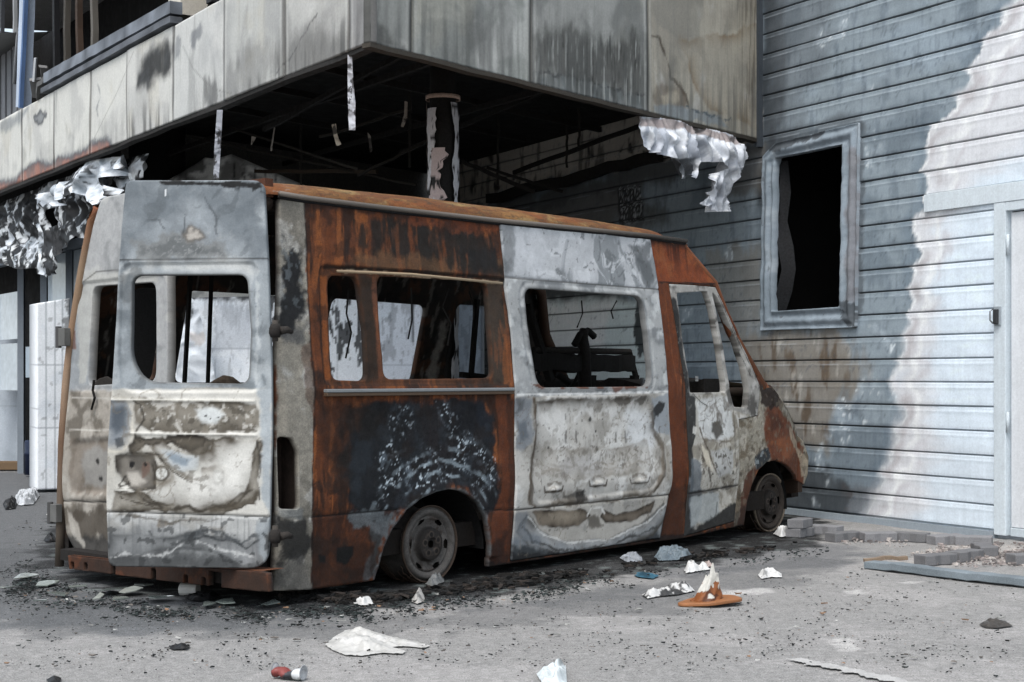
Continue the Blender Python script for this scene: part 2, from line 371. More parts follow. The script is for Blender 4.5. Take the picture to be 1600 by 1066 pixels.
# ---- ground
KG = .8
def build_ground():
    fx = np.arange(-8.0, 5.6, .03); fy = np.arange(4.6, 16.0, .03)
    gx = np.concatenate([[-400, -150, -60, -30, -18, -13, -10, -8.8], fx, [5.8, 6.6, 8, 11, 18, 40, 150, 400]])
    gy = np.concatenate([[-400, -120, -40, -12, -4, 0, 2.5, 3.8, 4.4], fy, [16.3, 17, 18.5, 21, 26, 40, 100, 400]])
    X, Y = np.meshgrid(gx, gy); x, y = X.ravel(), Y.ravel(); nx, ny = len(gx), len(gy)
    P = Paint(x, y, lambda u, v: gnd(u, v)[:2], 5)
    P.fill(c(150, 149, 147, KG))
    P.noise(c(166, 164, 162, KG), 1.2, -.1, .5, .7); P.noise(c(136, 135, 134, KG), 1.7, .0, .7, .3)
    # worn darker ground to the left of and behind the van
    P.poly(c(102, 104, 106, KG), [(-900, 735), (300, 735), (700, 800), (900, 880), (700, 945), (560, 960), (470, 975), (250, 990), (0, 975), (-600, 970)], .3, .35, 1.6, .92)
    P.poly(c(112, 113, 115, KG), [(1000, 860), (1200, 845), (1330, 850), (1380, 870), (1180, 895), (1000, 905)], .12, .2, 2, .7)
    P.poly(c(84, 86, 88, KG), [(40, 850), (300, 940), (500, 965), (700, 950), (1000, 915), (1250, 870), (1400, 870), (1000, 960), (500, 1000), (100, 990), (-100, 900)], .1, .35, 2.2, .45)
    # burnt residue under and around the van
    burn = [(60, 870), (95, 905), (180, 925), (330, 945), (480, 962), (590, 950), (700, 938), (850, 922), (990, 902), (1090, 884), (1240, 862), (1300, 842), (1290, 812), (1100, 740), (600, 740), (100, 800)]
    P.poly(c(44, 45, 46, KG), burn, .10, .22, 2.6, .92); 
    P.poly(c(26, 26, 26, KG), [(95, 885), (250, 925), (440, 938), (600, 925), (760, 908), (900, 890), (1050, 868), (1200, 850), (1250, 835), (1200, 770), (600, 740), (110, 800)], .06, .14, 4, .95)
    m = P.pm(burn, .2, .2, 2)
    P.specks(c(120, 128, 126, KG), 9, .42, .6, m); P.specks(c(20, 20, 20, KG), 7, .35, .8, m)
    # drifts of dust and pale marks
    for pts in ([(1120, 925), (1200, 918), (1210, 926), (1130, 932)], [(1290, 1000), (1330, 1000), (1345, 1014), (1320, 1020)], [(1395, 910), (1430, 909), (1430, 913), (1400, 914)], [(1320, 925), (1355, 922), (1350, 930), (1322, 931)]):
        P.poly(c(205, 203, 200, KG), pts, .02, .05, 9, .6)
    P.poly(c(172, 168, 164, KG), [(1400, 885), (1470, 850), (1600, 852), (1700, 870), (1600, 882)], .06, .1, 5, .8)
    P.poly(c(96, 98, 100, KG), [(960, 918), (1010, 912), (1000, 935), (880, 950), (790, 945)], .08, .15, 4, .5)
    P.mottle(.12, 14)
    z = .006*fbm(x, y, 1.3, 3, 77)
    z = np.where((np.abs(x) < 12) & (y > 3) & (y < 17), z, 0.0)
    I = np.arange(nx*ny).reshape(ny, nx); Q = np.stack([I[:-1, :-1], I[:-1, 1:], I[1:, 1:], I[1:, :-1]], -1).reshape(-1, 4)
    m = node_mat("worn_asphalt", rough=.93, micro=.5, scale=170, bump=.7, bdist=.005, speck=.75, speckcol=(.03, .032, .034), mid=26, spec=.2)
    t = m.node_tree; N = t.nodes; K = t.links; b = N["Principled BSDF"]
    # pale stones in the asphalt, and dark crumbs of broken glass strewn over it
    src = b.inputs["Base Color"].links[0].from_socket; tc = [n for n in N if n.type == 'TEX_COORD'][0]
    def cells(sc, a, bb, colr, amt, src):
        v = N.new("ShaderNodeTexVoronoi"); v.inputs["Scale"].default_value = sc; K.new(tc.outputs["Object"], v.inputs[0])
        r = N.new("ShaderNodeMapRange"); r.inputs[1].default_value = a; r.inputs[2].default_value = bb; r.inputs[3].default_value = amt; r.inputs[4].default_value = 0; K.new(v.outputs["Distance"], r.inputs[0])
        w_ = N.new("ShaderNodeSeparateColor"); K.new(v.outputs["Color"], w_.inputs[0])
        g = N.new("ShaderNodeMath"); g.operation = 'GREATER_THAN'; g.inputs[1].default_value = .72; K.new(w_.outputs[0], g.inputs[0])
        q = N.new("ShaderNodeMath"); q.operation = 'MULTIPLY'; K.new(r.outputs[0], q.inputs[0]); K.new(g.outputs[0], q.inputs[1])
        x = N.new("ShaderNodeMix"); x.data_type = 'RGBA'; K.new(q.outputs[0], x.inputs[0]); K.new(src, x.inputs[6]); x.inputs[7].default_value = (*colr, 1); return x.outputs[2]
    src = cells(120, .12, .34, (.36, .355, .35), .75, src); src = cells(150, .1, .3, (.05, .05, .05), .6, src); src = cells(60, .1, .22, (.03, .035, .036), .8, src); src = cells(24, .06, .12, (.025, .03, .03), .85, src)
    K.new(src, b.inputs["Base Color"])
    o = mesh("ground", np.c_[x, y, z], Q, m, None, P.done()); tag(o, "worn grey asphalt yard blackened around the burnt van", "ground", kind='structure')
build_ground()
def ground_z(x, y): return float(.006*fbm(np.array([x]), np.array([y]), 1.3, 3, 77)[0])

# worn white line painted on the asphalt
def build_line():
    O = np.array([gnd(u, v)[:2] for u, v in [(1215, 1030), (1260, 1033), (1330, 1046), (1460, 1072), (1460, 1090), (1370, 1066), (1300, 1050), (1240, 1040)]])
    gx = np.arange(O[:, 0].min(), O[:, 0].max(), .012); gy = np.arange(O[:, 1].min(), O[:, 1].max(), .012)
    X, Y = np.meshgrid(gx, gy); x, y = X.ravel(), Y.ravel(); nx, ny = len(gx), len(gy)
    d = psdf(x, y, O)+.016*fbm(x, y, 14, 5, 4)+.05*np.maximum(0, fbm(x, y, 22, 4, 9))
    I = np.arange(nx*ny).reshape(ny, nx); Q = np.stack([I[:-1, :-1], I[:-1, 1:], I[1:, 1:], I[1:, :-1]], -1).reshape(-1, 4)
    Q = Q[(d[Q] < 0).all(1)]; us = np.unique(Q); rm = np.full(nx*ny, -1); rm[us] = np.arange(len(us))
    z = .009+.006*fbm(x, y, 1.3, 3, 77)
    col = c(184, 183, 181, .8)*(1+.12*fbm(x, y, 30, 3, 6))[:, None]
    o = mesh("road_marking", np.c_[x, y, z][us], rm[Q], MT['stone'], None, col[us]); tag(o, "worn white line painted on the asphalt", "road marking", kind='structure')
build_line()

# ---- the metal clad wall
KW = 1.22
def build_wall():
    root = thing("clad_warehouse_wall", (3.296, 10.16, 0), "blue grey heat stained metal clad wall with a burnt out window and white door", "wall", math.atan2(-1.0, .576))
    PIT, Z0 = .168, .228
    fr = [0, .02, .035, .06, .2, .35, .5, .62, .70, .74, .79, .83, .9, .965, .985]
    rows = [Z0+(k+q)*PIT for k in range(-1, 29) for q in fr]; rows = np.array([.045]+[r for r in rows if r > .06])
    def off(x, z):
        t = ((z-Z0)/PIT) % 1.0; k = np.floor((z-Z0)/PIT)
        o = np.interp(t, [0, .02, .035, .06, .62, .70, .74, .79, .83, .965, .985, 1], [-.013, -.013, .006, .007, .006, .006, .0072, .0068, .0048, .005, -.013, -.013])
        wob = .006*fbm(x, k*3.7, .9, 3, 41)+.004*fbm(x, z, 3, 3, 42)
        heat = sstep(.7, -.8, x)
        return o+wob*(.35+heat)
    kd = WALL(1557, 500)[0]
    win = np.array([WALL(*p) for p in [(1212, 246), (1326, 224), (1319, 484), (1207, 489)]])
    door_top = WALL(1570, 319)[1]
    door = np.array([(kd+.02, -.2), (kd+1.32, -.2), (kd+1.32, door_top), (kd+.02, door_top)])
    def paint(x, z):
        P = Paint(x, z, WALL, 11); P.fill(c(202, 214, 224, KW))
        P.noise(c(190, 200, 208, KW), 1.5, -.2, .5, .6, st=(.5, 1))
        n = fbm(x, z, .9, 5, 3); rowj = fbm(np.floor((z-Z0)/PIT)*3.1, z*0, 1, 2, 8)
        # edge of the burnt paint, measured on the photo; pink scorch beyond it
        edge = [(-400, 0), (1620, -60), (1560, 20), (1532, 60), (1512, 95), (1510, 125), (1484, 175), (1448, 205), (1441, 250), (1440, 300), (1422, 350), (1432, 395), (1416, 440), (1412, 500), (1400, 560), (1388, 612), (1402, 640), (1388, 700), (1372, 740), (1362, 780), (1345, 812), (1335, 840), (-400, 840)]
        pink = [(-400, -150), (1800, -150), (1700, 60), (1660, 150), (1590, 230), (1520, 300), (1500, 345), (1475, 400), (1455, 520), (1452, 610), (1470, 680), (1455, 760), (1440, 812), (1420, 842), (-400, 842)]
        P.poly(c(198, 199, 202, KW), pink, .22, .16, 2.2, .85, st=(.5, 1.6), rim=None)
        d = psdf(x, z, np.array(P.P(edge)))+.075*fbm(x, z, 4, 6, 21, .65)+.05*rowj-.05*np.sin(np.pi*np.clip((((z-Z0)/PIT) % 1.0), 0, 1))
        # scallops of darker pink just outside the edge
        P.mix(c(164, 160, 162, KW), .7*np.exp(-((d-.075)/.05)**2)*sstep(-.2, .35, fbm(x*.6, z*1.5, 3, 3, 31)))
        P.mix(c(222, 226, 230, KW), .75*np.exp(-((d-.02-.02*fbm(x, z, 6, 3, 33))/.010)**2)); P.mix(c(222, 225, 229, KW), .65*np.exp(-((d-.19-.06*fbm(x, z, 4, 3, 32))/.03)**2)); P.mix(c(172, 168, 172, KW), .45*np.exp(-((d-.26-.06*fbm(x, z, 4, 3, 34))/.035)**2)*sstep(-.2, .3, fbm(x, z*1.5, 2.5, 3, 35)))
        sw = .012+.07*sstep(1.6, .5, z)+.05*sstep(.0, .4, fbm(x, z, 2, 3, 98)); burnt = sstep(sw, -sw, d)
        base = np.tile(c(130, 142, 150, KW), (len(x), 1))
        B = Paint(x, z, WALL, 12); B.col = base
        B.noise(c(102, 114, 123, KW), 1.1, -.1, .45, .8, warp=.3); B.noise(c(140, 154, 165, KW), 1.7, .1, .5, .55, st=(.5, 1.8), warp=.2)
        B.noise(c(92, 104, 115, KW), 5, .15, .6, .5, st=(2, .5))
        B.mix(c(96, 112, 125, KW), .5*np.exp(-((d+.05)/.05)**2)*sstep(-.5, .2, n))
        B.noise(c(88, 98, 107, KW), 14, .25, .6, .3, st=(3, .3))
        # brown scorching beside the bonnet
        B.poly(c(124, 116, 104, KW), [(1150, 520), (1260, 515), (1335, 530), (1345, 575), (1310, 650), (1290, 700), (1240, 690), (1160, 600)], .10, .12, 3, .75, st=(1, .5))
        B.noise(c(118, 96, 74, KW), 3, .05, .4, .0)
        bm = B.pm([(1190, 520), (1330, 525), (1330, 600), (1290, 690), (1240, 680), (1190, 600)], .12, .1, 3)
        B.mix(c(84, 70, 55, KW), bm*.8*sstep(.05, .4, fbm(x*2, z*.7, 4, 4, 55)))
        B.mix(c(178, 176, 170, KW), bm*.5*sstep(.25, .5, fbm(x*2.2, z*.6, 4, 4, 56)))
        B.poly(c(48, 50, 52, KW), [(1180, 680), (1262, 705), (1330, 770), (1320, 815), (1150, 825)], .08, .1, 3, .8)
        B.poly(c(84, 74, 70, KW), [(1320, 755), (1400, 760), (1395, 800), (1360, 815), (1320, 812)], .06, .08, 4, .4)
        # smoke above and beside the window, along the corner with the upper storey
        B.poly(c(42, 46, 50, KW), [(1186, -80), (1218, -80), (1226, 200), (1244, 215), (1218, 245), (1186, 320)], .16, .12, 3, .88, st=(1, .6))
        B.poly(c(60, 64, 68, KW), [(1190, 205), (1345, 182), (1352, 200), (1340, 230), (1200, 260)], .07, .06, 5, .6)
        B.poly(c(64, 68, 72, KW), [(1338, 190), (1352, 195), (1350, 470), (1338, 510)], .03, .03, 9, .7)
        B.poly(c(88, 94, 100, KW), [(1200, -80), (1330, -80), (1260, 180), (1205, 200)], .2, .2, 2, .55, st=(.7, 1.4)); B.poly(c(84, 80, 74, KW), [(1150, 225), (1196, 228), (1192, 300), (1120, 310)], .07, .06, 4, .7)
        B.poly(c(126, 118, 104, KW), [(1090, 380), (1190, 385), (1190, 520), (1140, 540)], .12, .15, 3, .5, st=(1.6, .5))
        # soot under the upper storey; siding painted paler to make up for lost light
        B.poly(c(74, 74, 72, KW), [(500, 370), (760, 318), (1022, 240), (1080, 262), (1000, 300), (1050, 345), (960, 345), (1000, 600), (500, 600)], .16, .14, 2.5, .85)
        B.poly(c(190, 200, 210, 1.6), [(770, 470), (1020, 470), (1020, 610), (770, 610)], .10, .05, 4, .9)  # brightened in the colour, as little light reaches the siding here
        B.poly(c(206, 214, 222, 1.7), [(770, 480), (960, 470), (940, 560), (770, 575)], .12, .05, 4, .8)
        B.poly(c(112, 112, 112, KW), [(780, 345), (960, 300), (1000, 330), (990, 350), (800, 380)], .05, .1, 5, .5)
        B.poly(c(176, 170, 160, KW), [(300, 100), (1188, 100), (1186, 222), (1120, 226), (1022, 244), (900, 275), (750, 312), (600, 350), (300, 420)], .07, .10, 3, .97)  # pale siding tone painted in to offset the shade of the bay
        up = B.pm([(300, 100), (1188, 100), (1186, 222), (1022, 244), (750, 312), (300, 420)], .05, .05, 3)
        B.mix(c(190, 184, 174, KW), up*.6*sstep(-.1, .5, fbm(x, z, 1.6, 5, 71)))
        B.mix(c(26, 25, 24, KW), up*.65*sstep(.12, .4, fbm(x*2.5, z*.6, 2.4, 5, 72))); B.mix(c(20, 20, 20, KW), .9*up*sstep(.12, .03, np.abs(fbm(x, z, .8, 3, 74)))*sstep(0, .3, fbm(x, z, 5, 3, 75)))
        B.poly(c(30, 30, 30, KW), [(965, 295), (1000, 290), (1008, 345), (970, 350)], .012, .03, 14, .8)
        sq = B.pm([(968, 293), (1000, 290), (1006, 342), (972, 348)], .01, .02, 12); B.contour(c(190, 196, 200), 12, .0, .06, .9, .1, sq); B.contour(c(190, 196, 200), 14, .25, .05, .8, .1, sq)
        B.poly(c(18, 18, 18, KW), [(997, 460), (1014, 465), (1012, 545), (1000, 560), (990, 520)], .015, .03, 12, .9)
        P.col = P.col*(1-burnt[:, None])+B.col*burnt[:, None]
        # flakes of surviving white paint, blisters and rust dots
        fl = np.zeros(len(x))
        for pts, a in (([(1275, 35), (1330, 20), (1325, 60), (1280, 70)], .9), ([(1355, 215), (1380, 205), (1375, 255), (1355, 260)], 1), ([(1360, 140), (1385, 140), (1385, 160), (1360, 160)], 1), ([(1300, 640), (1350, 590), (1420, 580), (1400, 625), (1300, 720), (1280, 760), (1275, 720)], .9), ([(1355, 500), (1420, 490), (1410, 550), (1370, 560)], 1), ([(1290, 710), (1300, 700), (1290, 800), (1270, 790)], .8), ([(1130, 380), (1165, 380), (1160, 410), (1140, 405)], 1), ([(1065, 480), (1085, 480), (1080, 545), (1068, 540)], 1), ([(1240, 690), (1262, 690), (1250, 720)], .7)):
            fl = np.maximum(fl, a*P.pm(pts, .05, .05, 5))
        g2 = sstep(-.05, .3, fbm(x, z, 5, 3, 94)); P.mix(c(216, 223, 228, KW), .85*fl*g2*np.maximum(sstep(.3, .38, fbm(x+.02*fbm(x, z, 20, 3, 92), z*1.1, 20, 4, 91, .65)), sstep(.06, .02, np.abs(fbm(x+.02*fbm(x, z, 12, 3, 95), z, 13, 2, 96)))*sstep(.0, .2, fbm(x, z, 22, 3, 97)))); P.mix(c(176, 188, 198, KW), .35*fl*g2)
        P.mottle(.02, 9)
        P.contour(c(70, 80, 90, KW), 2.2, .1, .012, .5, .25, burnt)
        P.mottle(.07, 20, (.25, 2)); P.mottle(.06, 3)
        # grime gathered in the laps
        t = ((z-Z0)/PIT) % 1.0; lap = np.maximum(sstep(.06, .0, t), sstep(.95, .985, t))
        P.mix(c(48, 50, 52, KW), lap*(.45+.5*burnt)); P.mix(c(70, 78, 86, KW), burnt*.35*sstep(.2, .0, t)*sstep(-.3, .3, n))
        P.mix(c(196, 206, 214, KW), burnt*.2*np.exp(-((t-.79)/.03)**2)*sstep(-.3, .3, fbm(x, z, 3, 3, 93)))  # highlight painted along the plank ridges
        return P.done()
    O = np.array([(-8.6, .045), (2.9, .045), (2.9, 4.98), (-8.6, 4.98)])
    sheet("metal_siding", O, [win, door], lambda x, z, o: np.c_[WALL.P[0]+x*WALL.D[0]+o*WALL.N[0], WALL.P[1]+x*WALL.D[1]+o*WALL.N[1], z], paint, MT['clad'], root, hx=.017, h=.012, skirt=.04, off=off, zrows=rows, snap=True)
    w3 = lambda k, z, o: np.c_[WALL.P[0]+k*WALL.D[0]+o*WALL.N[0], WALL.P[1]+k*WALL.D[1]+o*WALL.N[1], z]
    # crumpled flashing round the window: outer edge, inner edge
    Ou = [WALL(*p) for p in [(1196, 246), (1214, 225), (1346, 192), (1341, 512), (1210, 516), (1192, 517)]]
    Inn = [WALL(*p) for p in [(1214, 247), (1322, 226), (1317, 480), (1209, 487)]]
    def fpaint(x, z):
        P = Paint(x, z, WALL, 31); P.fill(c(138, 150, 160)); P.noise(c(122, 134, 143), 2, -.1, .4, .6, 4, warp=.1); P.noise(c(160, 170, 178), 3, .1, .5, .6, warp=.1)
        P.poly(c(110, 100, 100), [(1330, 230), (1345, 230), (1342, 470), (1325, 470)], .03, .03, 7, .5)
        P.poly(c(40, 40, 42), [(1196, 225), (1280, 205), (1300, 195), (1290, 212), (1210, 240)], .02, .03, 9, .75)
        P.poly(c(34, 34, 36), [(1318, 475), (1342, 470), (1342, 512), (1322, 505)], .015, .04, 14, .7); P.specks(c(70, 74, 78), 16, .8, .6)
        return P.done()
    ws = sheet("window_frame", rnd_poly(Ou, .01), [rnd_poly(Inn, .015)], w3, fpaint, MT['burnt'], root, h=.008, skirt=.07,
          off=lambda x, z: .035+.012*fbm(x, z, 4, 4, 51)+.01*np.sin(psdf(x, z, np.array(Ou))*70))
    # buckled inner lining hanging in the opening
    b = MB(); rg = np.random.RandomState(3); pts = [(1214, 250), (1216, 300), (1213, 345), (1220, 385), (1226, 420), (1218, 455), (1211, 485)]
    V = []; 
    for i, (u, v) in enumerate(pts):
        k, z = WALL(u, v); V += [w3(np.array([k-.06]), np.array([z]), np.array([-.02]))[0], w3(np.array([k+.02+.02*(i % 2)]), np.array([z]), np.array([-.10]))[0]]
    b.add(V, [(2*i, 2*i+1, 2*i+3, 2*i+2) for i in range(len(pts)-1)], c(34, 35, 37)); b.build("buckled_lining", MT['char'], ws, smooth=True)
    # black room behind the opening
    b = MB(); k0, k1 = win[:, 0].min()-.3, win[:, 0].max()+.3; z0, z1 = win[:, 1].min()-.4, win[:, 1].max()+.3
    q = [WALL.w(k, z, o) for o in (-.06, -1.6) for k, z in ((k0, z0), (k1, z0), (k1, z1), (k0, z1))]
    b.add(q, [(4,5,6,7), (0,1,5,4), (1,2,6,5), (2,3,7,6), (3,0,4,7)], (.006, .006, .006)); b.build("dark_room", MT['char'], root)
    # door with its frame, header plate and lock
    d0 = kd; z1 = door_top
    def slab(bb, k0, k1, za, zb, o0, o1, col): bb.add([WALL.w(k, z, o) for o in (o0, o1) for k, z in ((k0, za), (k1, za), (k1, zb), (k0, zb))], [(0,1,2,3), (7,6,5,4), (0,4,5,1), (1,5,6,2), (2,6,7,3), (3,7,4,0)], col)
    b = MB(); wt = c(204, 214, 220); slab(b, d0-.005, d0+.095, .03, z1+.01, -.05, .022, wt); slab(b, d0+1.25, d0+1.35, .03, z1+.01, -.05, .022, wt); slab(b, d0+.096, d0+1.249, z1-.05, z1+.01, -.05, .020, wt)
    f_ = b.build("door_frame", MT['clad'], root, vary=.06, bevel=.004)
    b = MB(); kk, zz = WALL(1447, 307); ks = WALL(1447, 300)[0]; zt = WALL(1600, 283)[1]
    slab(b, ks, d0+1.4, z1+.012, zt, -.03, .024, c(206, 216, 222)); b.build("header_plate", MT['clad'], root, vary=.05, bevel=.003)
    b = MB(); slab(b, d0+.12, d0+1.22, .09, z1-.062, -.05, -.008, c(214, 218, 222)); slab(b, d0+.12, d0+1.22, .03, .086, -.05, .0, c(190, 200, 206))
    dr = b.build("door", MT['clad'], root, vary=.04, bevel=.003)
    for v in (382, 660):
        b = MB(); k, z = WALL(1583, v); b.tube([WALL.w(d0+.108, z-.07, .012), WALL.w(d0+.108, z+.07, .012)], .011, c(190, 200, 206), 10); b.build("hinge", MT['plain'], dr, smooth=True)
    b = MB(); k, z = WALL(1563, 494); slab(b, k-.028, k+.030, z-.065, z+.065, .022, .034, c(150, 158, 164)); slab(b, k-.018, k+.018, z-.055, z+.045, .034, .055, c(52, 54, 56)); lk = b.build("lock_box", MT['plain'], f_, bevel=.004)
    b = MB(); b.tube([WALL.w(k-.012, z-.05, .06), WALL.w(k-.012, z-.03, .085), WALL.w(k-.012, z+.03, .085), WALL.w(k-.012, z+.045, .06)], .006, c(120, 124, 128), 8); b.build("handle", MT['plain'], lk, smooth=True)
    # bottom flashing strip and corner trim
    b = MB(); slab(b, -3.5, d0-.01, .0, .05, -.03, .026, c(150, 160, 168)); slab(b, d0+1.36, 2.9, .0, .05, -.03, .026, c(190, 200, 206)); b.build("base_trim", MT['clad'], root, vary=.2)
    slab_k = WALL(1190, 100)[0]; b = MB(); slab(b, slab_k-.02, slab_k+.025, 3.0, 4.98, .0, .05, c(60, 66, 72)); b.build("corner_trim", MT['clad'], root, vary=.4)
build_wall()

# ---- the burnt upper storey on its column, with what shows of the open bay below it
def build_storey():
    root = thing("burnt_upper_storey", (C0[0], C0[1], 0), "soot streaked cream panelled upper storey jutting out over the van", "building")
    fr3 = lambda k, z, o: np.c_[FR.P[0]+k*FR.D[0]+o*FR.N[0], FR.P[1]+k*FR.D[1]+o*FR.N[1], z]
    fl3 = lambda k, z, o: np.c_[FL.P[0]+k*FL.D[0]+o*FL.N[0], FL.P[1]+k*FL.D[1]+o*FL.N[1], z]
    def smoky(P, k, seed, tone):
        P.fill(c(*tone)); P.noise(c(tone[0]-22, tone[1]-22, tone[2]-20), 1.1, -.1, .5, .8, warp=.3); P.noise(c(192, 192, 188), 1.3, .05, .5, .5, warp=.3); P.noise(c(84, 85, 84), 1.2, .15, .6, .33, 4, (1.6, .7), .4)
        P.noise(c(178, 172, 154), .9, .15, .6, .3)
    # right face: panels between the seams seen in the photo
    seams = [FR(u, 120)[0] for u in (577, 643, 830, 1012)]+[LENR]
    TOPR = 4.62
    for i in range(4):
        a, b = seams[i]+.006, seams[i+1]-.006
        if i == 0: a = .002
        def paint(x, z, i=i):
            P = Paint(x, z, FR, 200+i); t = [(138, 140, 136), (146, 149, 144), (146, 147, 143), (164, 159, 146)][i]; smoky(P, x, i, t)
            P.noise(c(104, 106, 103), 1.4, -.05, .5, [.5, .5, .75, .35][i], warp=.35)
            if i == 0: P.poly(c(70, 70, 68), [(577, 40), (610, 55), (640, 75), (640, 90), (577, 70)], .06, .05, 6, .8)
            if i == 2:
                P.poly(c(62, 62, 59), [(835, 60), (870, 40), (930, 70), (1000, 60), (1010, 170), (960, 165), (840, 125)], .10, .12, 3, .75, st=(1.6, .7))
                P.poly(c(96, 104, 106), [(835, 115), (900, 122), (1008, 152), (1010, 180), (830, 135)], .03, .03, 7, .55)
                P.line(c(44, 46, 48), [(835, 112), (880, 118), (930, 130), (975, 145), (1008, 147)], .012, .8, .02, 7)
                m = P.pm([(832, 60), (1008, 60), (1010, 180), (832, 130)], .08, .05, 4); P.mix(c(46, 46, 44), m*.7*sstep(.1, .45, fbm(x*9, z*.8, 3, 4, 5))); P.mix(c(168, 170, 166), m*.6*sstep(.22, .5, fbm(x*11, z*.7, 3, 4, 6)))
            if i == 3:
                P.line(c(78, 70, 60), [(1018, 55), (1030, 60), (1042, 90), (1050, 120), (1072, 150), (1078, 175)], .02, .85, .02, 6)
                P.tide([(1058, 66), (1078, 92), (1080, 130), (1102, 162), (1150, 186), (1190, 200), (1190, 40)], c(124, 106, 82), None, .65, .07, .012, .035, 4)
                P.poly(c(92, 78, 64), [(1022, 150), (1036, 132), (1062, 135), (1074, 158), (1070, 168), (1024, 165)], .05, .04, 6, .6)
                P.poly(c(178, 170, 152), [(1034, 150), (1046, 138), (1060, 142), (1064, 158), (1040, 162)], .04, .03, 6, .8)
                P.poly(c(128, 138, 144), [(1022, 162), (1070, 168), (1130, 186), (1140, 200), (1022, 178)], .02, .03, 6, .75)
                P.line(c(60, 74, 84), [(1072, 165), (1090, 176), (1120, 183), (1142, 190)], .014, .8, .02, 9)
                m = sstep(b-.7, b, x); P.mix(c(74, 62, 44), m*.6*sstep(.05, .4, fbm(x*10, z*.5, 3, 4, 8)))
            lo = sstep(SOF+.8, SOF, z); P.mix(c(78, 80, 78), .65*lo*sstep(-.3, .4, fbm(x*7, z*.5, 2, 4, 60+i)))
            P.mix(c(110, 112, 108), .25*sstep(.1, .5, fbm(x*16, z*.25, 2, 4, 70+i)))
            e = np.minimum(x-a, b-x); P.mix(c(60, 60, 58), .7*sstep(.03, .004, e)); P.mix(c(190, 190, 184), .3*np.exp(-((e-.035)/.012)**2))
            P.mottle(.06, 25, (3, .5)); return P.done()
        sheet("fascia_panel", [(a, SOF), (b, SOF), (b, TOPR), (a, TOPR)], [], fr3, paint, MT['fascia'], root, h=.013, skirt=.05,
              off=lambda x, z, i=i: .006*fbm(x, z, 1.2, 3, 300+i)-.004*(i % 2))
    # left face
    lse = [577, 545, 443, 350, 270, 198, 141, 84, 34, -12, -52, -88, -121]
    ls = [0.0]+[FL(u, 110)[0] for u in lse[1:]]; TOPL = 3.80
    for i in range(len(ls)-1):
        b, a = ls[i]-.006, ls[i+1]+.006
        if i == 0: b = -.004
        def paint(x, z, i=i):
            P = Paint(x, z, FL, 240+i); smoky(P, x, i, [(152, 152, 150), (168, 168, 164), (176, 177, 173), (186, 187, 184), (194, 194, 189)][min(i, 4)] if i < 5 else (198, 198, 192))
            if i in (1, 2, 3): P.poly(c(112, 112, 110), [(300, 190), (400, 70), (545, 40), (560, 90), (440, 120), (345, 165)], .15, .18, 2.5, .5, st=(1.5, .7))
            P.poly(c(30, 31, 32), [(216, 122), (226, 88), (262, 60), (270, 78), (264, 112), (242, 126), (232, 138), (214, 136)], .11, .05, 5, .95)
            P.poly(c(90, 94, 100), [(298, 50), (312, 38), (316, 50), (305, 80), (298, 75)], .06, .05, 6, .7); P.poly(c(96, 100, 104), [(272, 55), (282, 60), (280, 90), (270, 90)], .04, .05, 7, .6)
            P.poly(c(62, 62, 62), [(317, 118), (335, 130), (345, 150), (330, 170), (318, 165)], .05, .05, 6, .6, st=(2, .5))
            P.poly(c(96, 96, 94), [(450, 70), (480, 40), (545, 60), (545, 92), (450, 130)], .1, .08, 3, .55, st=(1.5, .6))
            P.poly(c(84, 90, 98), [(52, 183), (64, 174), (72, 180), (66, 190), (54, 192)], .02, .03, 8, .7, rim=c(50, 52, 56), rimw=.02)
            P.poly(c(96, 104, 112), [(0, 190), (40, 172), (48, 160), (30, 195), (0, 208)], .06, .05, 5, .6)
            P.line(c(120, 122, 124), [(152, 134), (156, 150), (150, 170), (152, 182)], .02, .6, .02, 8)
            # peeled lower edge on the far panels: rust primer behind a scorched rim
            peel = [(-140, 330), (0, 284), (25, 282), (33, 268), (60, 252), (78, 258), (90, 247), (110, 245), (135, 234), (142, 224), (170, 217), (174, 228), (170, 236), (90, 270), (0, 310), (-140, 370)]
            P.poly(c(146, 96, 80), peel, .012, .02, 12, .9, rim=c(70, 76, 84), rimw=.03)
            P.mix(c(96, 92, 92), P.pm(peel, .02, .02, 12)*.6*sstep(0, .4, fbm(x, z, 3, 4, 14)))
            s2 = sstep(SOF+.45, SOF, z); P.mix(c(80, 80, 78), (.8 if i < 5 else .3)*s2*sstep(-.15, .35, fbm(x*5, z*.5, 2, 5, 80+i))*sstep(-.3, .25, fbm(x, z, 1.5, 3, 180+i)))
            P.mix(c(128, 126, 118), .22*sstep(.1, .5, fbm(x*11, z*.25, 2, 5, 90+i))*sstep(-.2, .3, fbm(x, z, 1.2, 3, 190+i)))
            P.line(c(110, 110, 108), [(285, 72), (300, 105), (318, 125), (335, 140), (365, 147)], .008, .6); P.line(c(120, 118, 112), [(136, 238), (180, 150), (210, 80)], .007, .6)
            P.line(c(70, 70, 70), [(430, 118), (455, 85), (495, 20)], .009, .7, .01)
            e = np.minimum(x-a, b-x); P.mix(c(60, 60, 58), .6*sstep(.028, .004, e)); P.mix(c(206, 206, 200), .3*np.exp(-((e-.035)/.012)**2))
            P.mottle(.05, 25, (3, .5)); return P.done()
        sheet("fascia_panel", [(a, SOF), (b, SOF), (b, TOPL), (a, TOPL)], [], fl3, paint, MT['fascia'], root, h=.014 if i < 8 else .03, skirt=.05,
              off=lambda x, z, i=i: .010*fbm(x, z, 1.1, 3, 400+i)-.004*(i % 2))
    # edge angle along the bottom, dark lining behind, floor slab, unseen roof slab added to block sky light, bay ceiling
    b = MB(); dk = c(58, 54, 48)
